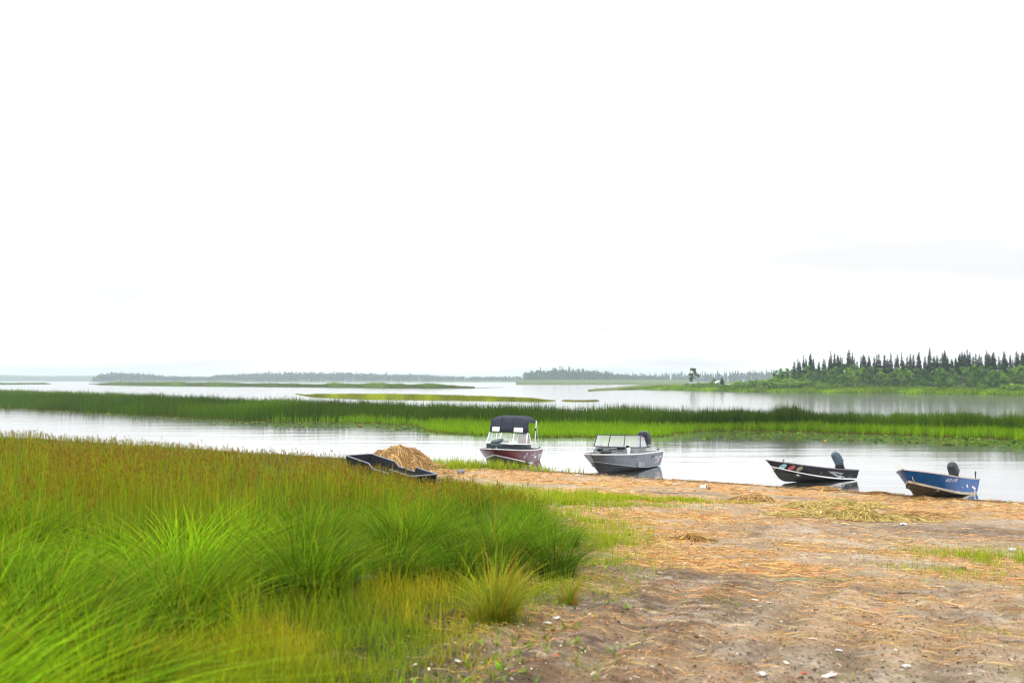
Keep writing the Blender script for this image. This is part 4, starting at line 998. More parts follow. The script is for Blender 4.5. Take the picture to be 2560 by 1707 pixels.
class Boat:
    def __init__(s, name, label, loc, a, pitch, roll, L, B, zs, zb, hull_m, bottom_m, strip_m=None, rake=.55, cstem=.50, gp=2.5, chs=.16, wc=.80, floor=.22, strip_w=.045, inner=None, gun_m=None, group=None):
        s.root = empty(name, loc, (roll, -pitch, math.pi + a)); tag(s.root, label, 'boat', group)
        s.L, s.B, s.zs, s.zb, s.rake, s.cz, s.gp, s.chs, s.wc = L, B, zs, zb, rake, cstem, gp, chs, wc
        n = 40; ts = [1 - (1 - i / (n - 1)) ** 1.45 for i in range(n)]; s.ts = ts
        m = MB(); ks = [0, .2, .4, .6, .8, 1.0]
        for sg in (1, -1):
            side = [[s.P(t, k, sg) for t in ts] for k in ks]
            m.sheet(side, 0, flip=(sg > 0))
            bot = [[s.Bp(t, k, sg) for t in ts] for k in (0, .35, .7, 1.0)]
            m.sheet(bot, 1, flip=(sg > 0))
            # inner skin
            inn = [[s.inset(s.P(t, k, sg)) for t in ts[:-1]] for k in (1.0, .6, .25)]
            m.sheet(inn, 2, flip=(sg > 0))
        # transom, seen from behind and from within
        rim = [s.Bp(0, 0, 1), s.Bp(0, .7, 1), s.P(0, 0, 1), s.P(0, .5, 1), s.P(0, 1, 1)]
        mir = [(p[0], -p[1], p[2]) for p in rim]
        m.add(rim + mir, [(0, 1, 6), (1, 2, 7, 6), (2, 3, 8, 7), (3, 4, 9, 8)], 0)
        m.add([(p[0] + .04, p[1] * .97, p[2]) for p in rim + mir], [(6, 1, 0), (6, 7, 2, 1), (7, 8, 3, 2), (8, 9, 4, 3)], 2)
        s.hull = m.build('hull', [hull_m, bottom_m, inner or GREYIN], s.root, smooth=True)
        # gunwale rail, chine rail, keel
        g = MB(); c = MB()
        for sg in (1, -1):
            gp_ = [s.P(t, 1.0, sg) for t in ts]; s.bar(g, gp_, .055, .035, sg)
            cp_ = [s.P(t, .0, sg) for t in ts]; s.bar(c, cp_, .022, strip_w, sg, dz=.5)
        g.box((0.01, 0, zs), (.06, B * .88, .04))
        g.build('gunwale', gun_m or RAIL, s.root)
        c.build('chine_rail', strip_m or ALU, s.root)
        MB().tube([s.Bp(t, 0, 1) for t in ts] + [s.P(1, k, 1) for k in (.25, .5, .75, 1)], .016, 6).build('keel', bottom_m, s.root)
        # floor
        fl = []
        for t in ts[:-3]:
            y = s.P(t, .12, 1)[1] * .92; x = s.P(t, .12, 1)[0]; fl.append([(x, -y, floor + .16 * t * t), (x, y, floor + .16 * t * t)])
        MB().sheet(fl).build('floor', inner or GREYIN, s.root)
        s.floor = floor
    def half(s, t, full, p): return full if t < .42 else full * max(0.0, 1 - ((t - .42) / .58) ** p)
    def P(s, t, k, sg):
        """side skin: k=0 chine, k=1 gunwale"""
        L = s.L - s.rake * (1 - k)
        yg = s.half(t, s.B / 2, s.gp) * (.90 + .10 * min(1, t / .42)); yc = s.half(t, s.B / 2 * s.wc, s.gp - .75) * (.94 + .06 * min(1, t / .42))
        zg = s.zs + (s.zb - s.zs) * t ** 2.0; zc = s.chs + (s.cz - s.chs) * max(0, (t - .15) / .85) ** 1.9
        y = yc + (yg - yc) * (k + .10 * math.sin(math.pi * k)); z = zc + (zg - zc) * k
        return (t * L, sg * y, z)
    def Bp(s, t, k, sg):
        p = s.P(t, 0, sg); zk = s.cz * max(0, (t - .80) / .20) ** 2.3
        return (p[0], p[1] * k, zk + (p[2] - zk) * k ** 1.15)
    def inset(s, p): return (p[0] - (.05 if p[0] > s.L * .9 else 0), p[1] - math.copysign(min(.035, abs(p[1]) * .5), p[1]), p[2])
    def bar(s, m, pts, w, h, sg, dz=.0):
        rows = []
        for i, p in enumerate(pts):
            a, b = pts[max(i - 1, 0)], pts[min(i + 1, len(pts) - 1)]; d = Vector((b[0] - a[0], b[1] - a[1], 0)).normalized(); o = Vector((-d.y, d.x, 0)) * sg
            q = Vector(p); u = Vector((0, 0, 1))
            rows.append([q + o * w * .6 - u * h * .5, q + o * w * .6 + u * h * .5, q - o * w * .4 + u * h * .5, q - o * w * .4 - u * h * .5, q + o * w * .6 - u * h * .5])
        m.sheet(rows, 0, flip=(sg < 0)); k = len(rows)
    def on_side(s, x, z, lift=.006, sg=1):
        k = .5
        for _ in range(12):
            t = min(1, max(0, x / (s.L - s.rake * (1 - k)))); z0, z1 = s.P(t, 0, 1)[2], s.P(t, 1, 1)[2]; k = min(1, max(0, (z - z0) / (z1 - z0)))
        p = s.P(t, k, 1); return (p[0], sg * (p[1] + lift), p[2])
    def ztop(s, x): return s.P(min(1, x / s.L), 1, 1)[2]
    def decal(s, name, polys, x0, z0, mat, lift=.006, label=None, skew=0.0):
        """flat vinyl shapes laid on the port side; p runs aft (to the right as seen), q up"""
        m = MB()
        for poly in polys:
            fine = []
            for (p, q), (p2, q2) in zip(poly, poly[1:] + poly[:1]):
                for f_ in (0, .34, .67): fine.append((p + (p2 - p) * f_, q + (q2 - q) * f_))
            base = [s.on_side(x0 - p - skew * q, z0 + q, lift) for p, q in fine]
            m.add(base, [tuple(range(len(base)))])
        o = m.build(name, mat, s.root)
        if label: o['label'] = label
        return o
    def letter(s, name, text, x0, z0, size, mat, lift=.006, shear=.0, space=1.0, wide=1.0):
        cu = bpy.data.curves.new('lettering', 'FONT'); cu.body = text; cu.size = size; cu.shear = shear; cu.space_character = space
        tmp = bpy.data.objects.new('tmp', cu); COL.objects.link(tmp); bpy.context.view_layer.update()
        me = bpy.data.meshes.new_from_object(tmp.evaluated_get(bpy.context.evaluated_depsgraph_get())); bpy.data.objects.remove(tmp)
        for v in me.vertices: v.co = s.on_side(x0 - v.co.x * wide, z0 + v.co.y, lift)
        me.materials.clear(); return link(name, me, mat, s.root)

def ring(cx, cy, r, n=14, r2=None): return [(cx + r * math.cos(6.2832 * i / n), cy + (r2 or r) * math.sin(6.2832 * i / n)) for i in range(n)]

def outboard(b, x, y, z, tilt, cw, cl, ch, cowl_m, leg=.62, band=None, cz=0.0):
    """outboard motor: bracket and leg are one part; cowling, propeller and tiller its sub-parts"""
    M = Matrix.Translation((x, y, z)) @ Matrix.Rotation(tilt, 4, 'Y')
    m = MB()
    m.loft([(-.10, -.06, .10, .09, 4), (.10, -.06, .11, .10, 4)], 12, M=M)
    m.loft([(-leg, -.13, .10, .035, 2), (-leg * .5, -.11, .10, .05, 2.4), (.06, -.09, .15, .12, 3)], 14, M=M)
    m.loft([(-leg - .30, -.12, .03, .012, 2), (-leg - .16, -.13, .12, .045, 2), (-leg - .05, -.14, .20, .06, 2.2), (-leg, -.13, .11, .04, 2)], 12, M=M)
    m.box(M @ Vector((-.20, 0, -leg + .03)), (.34, .18, .02), (0, tilt, 0))
    m.box(M @ Vector((.04, 0, -.06)), (.10, .24, .26), (0, tilt, 0))
    mo = m.build('outboard_motor', DARK, b.root, smooth=True)
    c = MB(); M0 = M; M = M @ Matrix.Translation((0, 0, cz))
    if cz: m2 = MB().loft([(-cz - .02, -.10, .13, .11, 3), (.06, -.10, .16, .14, 3)], 14, M=M).build('midsection', DARK, mo, smooth=True)
    c.loft([(.02, -.10, cl * .40, cw * .40, 3), (.10 * ch + .02, -.12, cl * .47, cw * .48, 3.2), (.45 * ch, -.13, cl * .5, cw * .5, 3.0), (.75 * ch, -.12, cl * .47, cw * .46, 2.8), (.92 * ch, -.10, cl * .38, cw * .36, 2.5), (ch, -.09, cl * .20, cw * .18, 2.2)], 22, M=M)
    co_ = c.build('cowling', cowl_m, mo, smooth=True)
    if band:
        d = MB(); d.loft([(.02 + .10 * ch, -.12, cl * .485, cw * .495, 3.2), (.20 * ch, -.125, cl * .505, cw * .505, 3.1)], 22, M=M); d.build('cowling_band', band, mo, smooth=True)
    M = M0; pr = MB(); hub = M @ Vector((-.36, 0, -leg - .06)); ax = (M.to_3x3() @ Vector((1, 0, 0)))
    pr.tube([hub - ax * .05, hub + ax * .12], [.03, .045], 8)
    for i in range(3):
        a = i * 2.094; r_ = M.to_3x3() @ Vector((0, math.cos(a), math.sin(a))); tn = M.to_3x3() @ Vector((.35, -math.sin(a), math.cos(a)))
        pr.add([hub + r_ * .03 - tn * .03, hub + r_ * .13 - tn * .06, hub + r_ * .15 + tn * .03, hub + r_ * .03 + tn * .03], [(0, 1, 2, 3)])
    pr.build('propeller', DARK, mo)
    return mo

def thwart(b, x, w, name='bench', mat=None, h=.30, thick=.05):
    y = min(b.P(min(1, (x + dx) / (b.L - b.rake)), 0, 1)[1] for dx in (-w / 2, w / 2)) * .96; z = b.floor + h
    MB().box((x, 0, z), (w, 2 * y, thick)).box((x, 0, z - h * .5), (w * .8, 2 * y * .9, h - .06)).build(name, mat or ALU, b.root)

GROUP = 'small aluminium boats pulled up on the bank'
def place(u, v, z): return on_plane(u, v, z)

# --- black boat ---------------------------------------------------------------------------------------------
BLK = paint('black_paint', (.006, .006, .008), .32, var=.3, grime=(.016, .015, .014), spec=.12)
BLKB = paint('black_bottom', (.020, .019, .017), .55, var=.35, grime=(.06, .05, .035))
st_ = place(2111, 1196, 0)
A_BLK = R(29)
b = Boat('open_boat', 'open black boat with three round stickers and its grey motor tilted up', (st_[0], st_[1], -.14), A_BLK, R(3.4), R(2), 4.25, 1.66, .52, .80, BLK, BLKB, RAIL, rake=.30, cstem=.56, floor=.20, gun_m=paint('dark_gunwale', (.16, .14, .17), .4, .4), group=GROUP)
thwart(b, .55, .42); thwart(b, 1.75, .34); thwart(b, 2.85, .30)
fd = [[(x, sg * max(0.001, b.P(x / b.L, 1, 1)[1] * .97), b.ztop(x) + .012) for sg in (-1, 1)] for x in np.linspace(3.45, b.L * .985, 8)]
MB().sheet(fd).build('bow_deck', ALU, b.root)
outboard(b, .32, 0, .62, R(38), .32, .36, .60, paint('blue_grey_cowling', (.050, .075, .10), .3, coat=.1, var=.15), band=paint('slate_cowling_base', (.03, .045, .06), .4), cz=.03)
for (x0, mA, mB, lab) in ((3.64, paint('pale_teal_vinyl', (.42, .62, .62), .5), TEAL, 'pale round sticker with teal design'), (3.33, PINK, RED, 'round faded red sticker'), (3.04, OLIVE, OLIVE, 'round olive sticker')):
    zt = b.ztop(x0) - .155
    b.decal('round_sticker', [ring(0, 0, .10)], x0, zt, mA, label=lab)
    if mB is TEAL: b.decal('sticker_design', [[(-.08, .05), (.0, .03), (.08, .06), (.07, .0), (.02, -.01), (-.07, .0)], [(-.015, -.03), (.02, -.03), (.02, -.075), (-.015, -.075)]], x0, zt, mB, lift=.009)
    if mB is RED: b.decal('sticker_design', [ring(-.04, .03, .03, 8), ring(.045, .03, .03, 8), [(-.06, -.03), (.06, -.03), (.05, -.07), (-.05, -.07)]], x0, zt, mB, lift=.009)
b.letter('lettering', '7', 2.12, b.ztop(2.1) - .30, .15, paint('dull_gold_vinyl', (.24, .22, .15), .6), shear=.2)
zt = b.ztop(1.2)
b.decal('silver_flash', [[(0, .10), (.38, .09), (.95, .02), (.80, -.0), (.42, .045)], [(.05, .08), (.42, .02), (.70, -.08), (.56, -.085), (.30, .0)], [(.58, -.10), (.78, -.06), (1.02, -.10), (1.06, -.16), (.98, -.20), (.78, -.18)], [(.62, -.0), (.92, -.09), (.72, -.05)]], 1.78, zt - .20, SILVER)
b.decal('silver_flash', [[(.84, -.12), (.95, -.12), (1.0, -.155), (.94, -.175), (.86, -.15)]], 1.78, zt - .20, BLK, lift=.010)
b.decal('small_mark', [[(0, 0), (.04, .09), (.05, .0)], [(.06, 0), (.10, .0), (.10, -.07), (.05, -.07)], [(-.06, -.0), (-.02, -.0), (-.03, -.08), (-.08, -.08)]], .46, b.ztop(.4) - .28, paint('dim_silver', (.13, .13, .13), .6))
MB().tube([(b.L - .50, .40, b.ztop(3.7) + .02), (b.L - .50, .40, b.ztop(3.7) + .09)], .012).box((b.L - .50, .40, b.ztop(3.7) + .10), (.12, .03, .025)).build('cleat', DARK, b.root)
MB().tube([b.on_side(b.L - .42, .44)] + [(b.L - .35, .02, .40), (b.L - .47, -.03, .2), (b.L - .72, .0, .08)], .012).build('bow_strap', ROPE, b.root)
BLACK = b

# --- blue boat ----------------------------------------------------------------------------------------------
BLU = paint('blue_paint', (.002, .070, .25), .34, var=.2, coat=.0, spec=.15, grime=(.01, .085, .33))
BLUB = paint('weathered_bottom', (.075, .055, .034), .7, var=.3, grime=(.04, .03, .02))
st_ = place(2398, 1229, 0)
b = Boat('open_boat', 'open blue boat with white registration number and tan chine stripe', (st_[0], st_[1], -.19), R(44), R(4.2), R(3), 4.45, 1.64, .66, .93, BLU, BLUB, paint('tan_chine', (.36, .31, .23), .55, grime=(.5, .48, .42)), rake=.32, cstem=.56, gp=3.2, floor=.2, strip_w=.11, gun_m=paint('mauve_grey_gunwale', (.42, .36, .38), .5, .3), group=GROUP)
thwart(b, .55, .42); thwart(b, 1.7, .32); thwart(b, 2.8, .30)
fd = [[(x, sg * max(0.001, b.P(x / b.L, 1, 1)[1] * .97), b.ztop(x) + .012) for sg in (-1, 1)] for x in np.linspace(3.5, b.L * .985, 8)]
MB().sheet(fd).build('bow_deck', ALU, b.root)
outboard(b, .36, 0, .70, R(40), .34, .40, .52, paint('black_cowling', (.018, .026, .032), .38, coat=.2), band=paint('dark_cowling_base', (.008, .01, .012), .4), cz=.04)
b.letter('registration_number', '60 D 11595', 2.85, b.ztop(2.6) - .20, .15, WHITE, shear=.25, wide=1.05)
b.decal('white_fleck', [[(0, 0), (.06, .015), (.12, .005), (.06, -.012)]], 1.55, b.ztop(1.5) - .33, WHITE)
b.decal('winged_badge', [[(-.12, .03), (.0, .02), (.13, -.04), (.13, -.075), (.0, -.04)], [(-.02, .02), (.03, .055), (.07, .02), (.02, -.01)]], 1.14, b.ztop(1.1) - .25, MAPLE)
b.decal('stripe_flash', [[(0, .0), (.0, -.065), (.33, -.13), (.38, -.09), (.2, -.05)], [(.27, -.14), (.36, -.14), (.44, -.28), (.40, -.28), (.33, -.20)]], .62, b.ztop(.5) - .24, WHITE, label='white bars of the red and white flash')
b.decal('stripe_flash', [[(.02, .01), (.02, .055), (.10, .05), (.22, -.04), (.12, -.02)], [(.27, -.16), (.30, -.16), (.38, -.29), (.31, -.27)]], .62, b.ztop(.5) - .24, RED, lift=.008, label='red bars of the red and white flash')
m = MB().tube([(.16, .66, b.zs + .0), (.16, .66, b.zs + .16)], .016); m.tube([(.16, .66, b.zs + .14), (.24, .70, b.zs + .17), (.33, .72, b.zs + .20)], .02); m.tube([(.16, .66, b.zs + .14), (.06, .62, b.zs + .19), (-.02, .6, b.zs + .25)], .026); m.build('rod_holder', DARK, b.root)
MB().tube([b.on_side(b.L - .52, .46, .02), (b.L - .36, .16, .62), (b.L - .30, .10, b.ztop(3.9) + .03)], .012).build('bow_rope', ROPE, b.root)
BLUE = b
# white pole leaning out over the bow
p0 = Vector((b.L - .30, .10, b.ztop(3.9) + .02))
tag(MB().tube([p0, p0 + Vector((.18, -.22, .22)), p0 + Vector((.30, -.36, .40))], [.014, .012, .009]).build('pole', paint('white_pole', (.72, .72, .70), .5)), 'thin whitish pole leaning out over the bow of the blue boat', 'pole')
bpy.context.view_layer.update()
bpy.data.objects['pole'].matrix_world = b.root.matrix_world.copy()

# --- grey boat with windshield ------------------------------------------------------------------------------
GRY = paint('grey_paint', (.13, .15, .178), .42, .2, .14, grime=(.10, .115, .13))
GRYB = paint('shaded_grey_bottom', (.055, .058, .06), .6, var=.3)  # bare metal bottom, its shade and dark reflection put into the colour
st_ = place(1606, 1162.5, 0)
b = Boat('console_boat', 'grey aluminium boat with a black-framed windshield and a dark upright outboard', (st_[0], st_[1], -.20), R(61), R(0.6), R(0.5), 5.8, 2.36, .90, 1.02, GRY, GRYB, paint('grey_chine', (.26, .30, .34), .4, .3), rake=.34, cstem=.70, gp=3.6, chs=.24, floor=.32, strip_w=.03, group=GROUP)
def windscreen(b, x, base, h, wid, frame_m, glass_m, rake_=.18, side=.75, nbars=2, bar=.028):
    """raked three-pane front and two side returns"""
    y = wid / 2; zt = base + h
    f = [(x, -y), (x + .10, -y * .34), (x + .10, y * .34), (x, y)]
    ft = [(px - rake_, py * .93) for px, py in f]
    fr = MB()
    def tube(a, c): fr.tube([a, c], bar * .5, 6)
    for (px, py), (qx, qy) in zip(f, ft): tube((px, py, base), (qx, qy, zt))
    for i in range(3):
        tube((*f[i], base), (*f[i + 1], base)); tube((*ft[i], zt), (*ft[i + 1], zt))
    gl = []
    for i in range(3): gl.append([(*f[i], base), (*f[i + 1], base), (*ft[i + 1], zt), (*ft[i], zt)])
    for sg in (-1, 1):
        e = 0 if sg < 0 else 3
        a = (f[e][0], f[e][1], base); c = (x - side, sg * (y + .01), base - .02); d = (ft[e][0] - side * .55, ft[e][1], zt - .10); t_ = (ft[e][0], ft[e][1], zt)
        tube(a, c); tube(c, d); tube(d, t_); gl.append([a, t_, d, c] if sg > 0 else [a, c, d, t_])
    fo = fr.build('windshield_frame', frame_m, b.root, smooth=True)
    for q in gl: MB().add(q, [(0, 1, 2, 3)]).build('pane', glass_m, fo)
    return f, ft
GLC = glass_mat('clear_screen', (.93, .96, .97), .30)
xw = 3.0; zc_ = b.ztop(xw) + .26
cons = MB()
for sg in (-1, 1): cons.box((xw - .28, sg * .68, (zc_ + b.floor) / 2), (.72, .74, zc_ - b.floor - .03))
cons.box((xw - .02, 0, b.ztop(xw) - .02), (.1, 2.0, .5))
cons.build('console', paint('grey_console', (.21, .23, .24), .6), b.root, bevel=.03)
windscreen(b, xw + .05, zc_ + .01, .52, 2.22, paint('black_frame', (.02, .02, .035), .4), GLC, rake_=.22, side=.85, bar=.045)
sw = MB(); sw.tube([(xw - .62 + .05 * math.sin(a), .62 + .18 * math.cos(a), zc_ + .02 + .18 * math.sin(a)) for a in np.linspace(0, 6.283, 19)], .016, 6); sw.build('steering_wheel', DARK, b.root, smooth=True)
def helm_seat(b, x, y, mat, h=.42, bh=.55):
    m = MB().box((x, y, b.floor + h), (.46, .48, .12)).box((x - .24, y, b.floor + h + bh * .5), (.12, .46, bh), (0, -.12, 0)).tube([(x, y, b.floor), (x, y, b.floor + h)], .04)
    m.build('helm_seat', mat, b.root, bevel=.04)
SEAT = paint('pale_grey_seat', (.22, .24, .26), .6)
helm_seat(b, xw - 1.05, .60, SEAT, h=.50, bh=.62); helm_seat(b, xw - 1.05, -.60, SEAT, h=.45, bh=.55)
fd = [[(x, sg * max(0.001, b.P(min(1, x / b.L), 1, 1)[1] * .97), b.ztop(x) - .03) for sg in (-1, 1)] for x in np.linspace(3.1, b.L * .985, 10)]
MB().sheet(fd).build('bow_deck', paint('dark_deck', (.05, .055, .06), .8), b.root)
outboard(b, -.10, 0, 1.00, R(0), .60, .80, .80, paint('navy_black_cowling', (.008, .009, .022), .3, spec=.2), leg=.72, band=paint('cowling_trim', (.25, .26, .3), .4))
MB().loft([(0, 0, .075, .05, 2), (.004, 0, .07, .045, 2)], 14, M=Matrix.Translation((.135, .10, 1.54)) @ Matrix.Rotation(R(62), 4, 'Y')).build('cowling_badge', PINK, b.root)
# bow-mount trolling motor lying folded along the foredeck
m = MB(); zt = b.ztop(4.6)
m.box((4.45, .08, zt + .05), (.70, .20, .08)); m.tube([(4.75, .05, zt + .12), (3.55, .42, zt + .20)], .022)
m.tube([(3.35, .48, zt + .20), (3.75, .37, zt + .21)], [.05, .07], 10); m.loft([(-.16, 0, .04, .04, 2), (-.05, 0, .075, .075, 2), (.1, 0, .075, .075, 2), (.2, 0, .03, .03, 2)], 12, M=Matrix.Translation((4.82, -.05, zt + .18)) @ Matrix.Rotation(R(80), 4, 'Y'))
m.box((4.60, -.1, zt + .19), (.26, .12, .10)); m.tube([(4.88, -.08, zt + .20), (5.10, -.16, zt + .20), (5.14, -.18, zt + .08)], .02)
m.tube([(4.6, .16, zt + .05), (4.15, .50, zt + .10), (3.7, .58, zt + .10)], .014)
m.build('trolling_motor', DARK, b.root, smooth=True)
MB().loft([(0, 0, .07, .05, 3), (.26, .02, .10, .08, 3)], 12, M=Matrix.Translation((3.55, .78, b.ztop(3.5)))).build('white_bucket', WHITE, b.root, smooth=True)
MB().tube([(xw + .16, .52, zc_ + .05), (xw + .34, .66, zc_ + .06)], .045).build('horn', DARK, b.root)
MB().tube([(4.25, .32, zt + .07), (4.02, .40, zt + .07)], .025).build('pale_handle', MAPLE, b.root)
MB().tube([(.35, .94, b.zs + .01), (.35, .94, b.zs + .09)], .014).box((.38, .94, b.zs + .10), (.26, .05, .03)).build('cleat', DARK, b.root)
zt = b.ztop(1.2)
b.letter('registration_number', '60D20148', 4.02, b.ztop(3.8) - .17, .115, BLACKV, wide=1.15)
b.decal('dark_logo', [[(0, -.16), (.05, -.02), (.16, .03), (.20, -.03), (.52, .01), (.44, -.06), (.34, -.10), (.22, -.075), (.12, -.12), (.09, -.17)]], 1.72, zt - .13, BLACKV, label='dark slanted script logo')
b.decal('teal_tail', [[(.24, -.10), (.44, -.08), (.36, -.20), (.27, -.22)]], 1.72, zt - .13, TEAL)
b.decal('stripe_flash', [[(0, -.02), (.18, .05), (.56, .12), (.54, .075), (.20, .0)], [(0, -.035), (.2, -.015), (.24, -.035), (.05, -.06)]], .98, zt - .42, PINK, label='dull red outline flash')
b.decal('stripe_flash', [[(.22, .0), (.30, .035), (.52, .06), (.50, .01)], [(.0, -.07), (.5, -.045), (.5, -.06), (.02, -.085)]], .98, zt - .42, WHITE, label='white inlay of the flash')
b.decal('pale_stripe', [[(0, 0), (.95, .01), (.95, -.012), (.02, -.02)], [(.05, -.07), (.95, -.05), (.95, -.07), (.08, -.085)]], 1.15, zt - .23, paint('pale_grey_vinyl', (.55, .6, .62), .4))
GREY = b

# --- red boat under a canvas top ----------------------------------------------------------------------------
RDP = paint('burgundy_paint', (.105, .006, .014), .3, var=.2, coat=.0, spec=.18, grime=(.06, .01, .014))
RDB = paint('dark_hull_bottom', (.050, .045, .042), .6, var=.3)
st_ = place(1303, 1149, 0)
b = Boat('console_boat', 'burgundy boat with a dark canvas top, beached bow-on in the shore grass', (st_[0], st_[1], -.30), R(75), R(1.2), R(-1.5), 5.3, 2.46, .92, 1.08, RDP, RDB, RAIL, rake=.36, cstem=.80, gp=3.4, chs=.26, floor=.34, strip_w=.05, group=GROUP)
CANVAS = paint('navy_canvas', (.022, .028, .042), .85, var=.2, bump=.3)
TEALG = glass_mat('tinted_screen', (.80, .90, .87), .26)
xw = 2.75; zc_ = b.ztop(xw) + .25
m = MB(); yb = .98
for sg in (-1, 1): m.box((xw - .22, sg * .66, (zc_ + b.floor) / 2), (.80, .70, zc_ - b.floor - .02))
m.box((xw + .15, 0, (zc_ + b.ztop(xw)) / 2 - .10), (.10, 1.98, .40))
m.build('console', paint('charcoal_console', (.028, .036, .042), .55, var=.3), b.root, bevel=.04)
f, ft = windscreen(b, xw + .22, zc_ + .02, .54, 1.98, RAIL, TEALG, rake_=.34, side=.8, bar=.045)
# canvas: front curtain from the screen up to the front bow, then over to the rear bow
zt0 = zc_ + .56; top = zc_ + 1.30
def arch(x, w, zlo, zhi, n=17, pw=3.0):
    return [(x, w * math.sin(q) if abs(q) < 1.5 else w * math.copysign(1, q), zlo + (zhi - zlo) * max(0.0, math.cos(q)) ** (2 / pw)) for q in np.linspace(-1.5708, 1.5708, n)]
n_ = 25; ys = np.linspace(-1, 1, n_)
def row(x, w, z, crown, bow=0.0): return [(x + bow * (1 - yy * yy) + .012 * math.sin(7 * yy + x * 9), w * yy, z - crown * (abs(yy) ** 6) + .006 * math.sin(11 * yy + z * 8)) for yy in ys]
cv = [row(xw - .06, .93, zt0, -.0, .10), row(xw - .10, .92, zt0 + .2, .0, .10), row(xw - .17, .91, zt0 + .45, .0, .10), row(xw - .28, .885, zt0 + .63, .04, .09), row(xw - .40, .88, top - .05, .10, .07), row(xw - .58, .875, top, .13, .03), row(xw - 1.1, .88, top + .03, .15), row(xw - 1.7, .90, top + .0, .17), row(xw - 1.85, .90, top - .05, .16)]
m = MB().sheet(cv)
for sg in (0, n_ - 1):                                                # short side valances
    e = [r[sg] for r in cv[3:]]; m.sheet([e, [(p[0], p[1] * 1.02, p[2] - .17) for p in e]], flip=(sg > 0))
e = [r[n_ - 1] for r in cv[:5]]; m.sheet([e, [(p[0] - .35 + .12 * i, p[1] * 1.01, p[2] - .03) for i, p in enumerate(e)]])
ca = m.build('canvas_top', CANVAS, b.root, smooth=True)
so = ca.modifiers.new('cloth', 'SOLIDIFY'); so.thickness = .012
def on_cv(yy, f_, lift=.02):
    zz = zt0 + f_ * .45; x = xw - .06 - .11 * f_ + .10 * (1 - yy * yy) + lift; return (x + .012 * math.sin(7 * yy + x * 9), (.93 - .02 * f_) * yy, zz)
CLV = paint('clear_vinyl_window', (.62, .66, .64), .25, var=.1)
for y0, y1 in ((-.86, -.45), (.32, .78)):
    MB().sheet([[on_cv(yy, f_) for yy in np.linspace(y0, y1, 6)] for f_ in (.04, .24, .50)], flip=True).build('clear_window', CLV, ca)
for yy in (-.38, .26):
    MB().tube([on_cv(yy, f_, .02) for f_ in (0, .5, 1.0)] + [(xw - .26 + .09, .89 * yy, zt0 + .64), (xw - .40 + .07, .88 * yy, top - .05), (xw - .62, .88 * yy, top + .015)], .013, 6).build('zip_seam', paint('black_seam', (.006, .006, .008), .7), ca)
MB().tube([on_cv(yy, -.02, .02) for yy in np.linspace(-1, 1, 15)], .020, 6).build('hem', paint('black_hem', (.008, .008, .012), .7), ca)
m = MB()
m.tube([(xw - 1.75, .95, top - .22), (xw - 1.35, 1.0, b.ztop(xw - 1.3) + .02)], .024); m.tube([(xw - 1.75, -.95, top - .22), (xw - 1.35, -1.0, b.ztop(xw - 1.3) + .02)], .024)
m.tube([(xw - 1.8, .96, top - .2), (xw - 2.2, 1.02, b.ztop(.6))], .007, 5); m.tube([(xw - 1.8, -.96, top - .2), (xw - 2.2, -1.02, b.ztop(.6))], .007, 5)
m.build('top_frame', WHITE, b.root, smooth=True)
MB().tube([(xw - 1.60, .965, top - .58), (xw - 1.53, .975, top - .68)], .032).build('pole_clamp', DARK, b.root)
DSEAT = paint('slate_seat', (.10, .13, .14), .6)
helm_seat(b, xw - 1.0, .52, DSEAT, h=.52, bh=.66); helm_seat(b, xw - 1.0, -.52, DSEAT, h=.45, bh=.52)
fd = [[(x, sg * max(0.001, b.P(min(1, x / b.L), 1, 1)[1] * .97), b.ztop(x) - .05) for sg in (-1, 1)] for x in np.linspace(3.3, b.L * .985, 10)]
MB().sheet(fd).build('bow_deck', paint('grey_carpet', (.09, .10, .105), .95), b.root)
# folded pedestal seat on the bow deck
zb_ = b.ztop(4.3)
ps = MB().tube([(4.25, -.12, zb_ - .05), (4.25, -.12, zb_ + .12)], .035)
po = ps.build('bow_seat', RAIL, b.root, smooth=True)
MB().loft([(-.05, 0, .20, .24, 3), (.0, 0, .24, .28, 3), (.07, 0, .24, .28, 3), (.10, 0, .2, .24, 3)], 18, M=Matrix.Translation((4.25, -.12, zb_ + .17))).build('cushion', paint('seat_green_grey', (.055, .085, .085), .6), po, smooth=True)
MB().loft([(-.06, 0, .20, .23, 3), (.0, 0, .25, .30, 3.2), (.06, 0, .25, .30, 3.2), (.09, 0, .2, .25, 3)], 18, M=Matrix.Translation((4.22, -.10, zb_ + .34)) @ Matrix.Rotation(R(14), 4, 'X') @ Matrix.Rotation(R(10), 4, 'Y')).build('folded_back', paint('seat_slate', (.06, .08, .085), .55), po, smooth=True)
outboard(b, -.08, 0, .98, R(0), .46, .62, .68, DARK, leg=.72)
b.decal('silver_stripe', [[(0, .006), (.62, .0), (1.35, .02), (2.15, .02), (2.15, -.02), (1.35, -.02), (.62, -.012)]], 3.95, b.ztop(3) - .27, SILVER)
b.decal('round_badge', [ring(0, 0, .105, 14, .125)], 3.35, b.ztop(3.3) - .25, WHITE, lift=.009)
b.decal('badge_centre', [ring(0, 0, .075, 12, .10)], 3.35, b.ztop(3.3) - .25, PURPLE, lift=.013)
b.decal('small_lettering', [[(0, .02), (.5, .03), (.5, -.06), (.25, -.07), (.05, -.03)]], 1.9, b.ztop(1.8) - .34, WHITE)
b.decal('white_fleck', [[(0, 0), (.25, .01), (.2, .05)]], 2.2, b.ztop(2) - .18, WHITE)
b.decal('silver_flash', [[(0, 0), (1.0, .06), (.9, -.12), (.62, -.26), (.45, -.12)]], 1.15, b.ztop(1) - .26, SILVER)
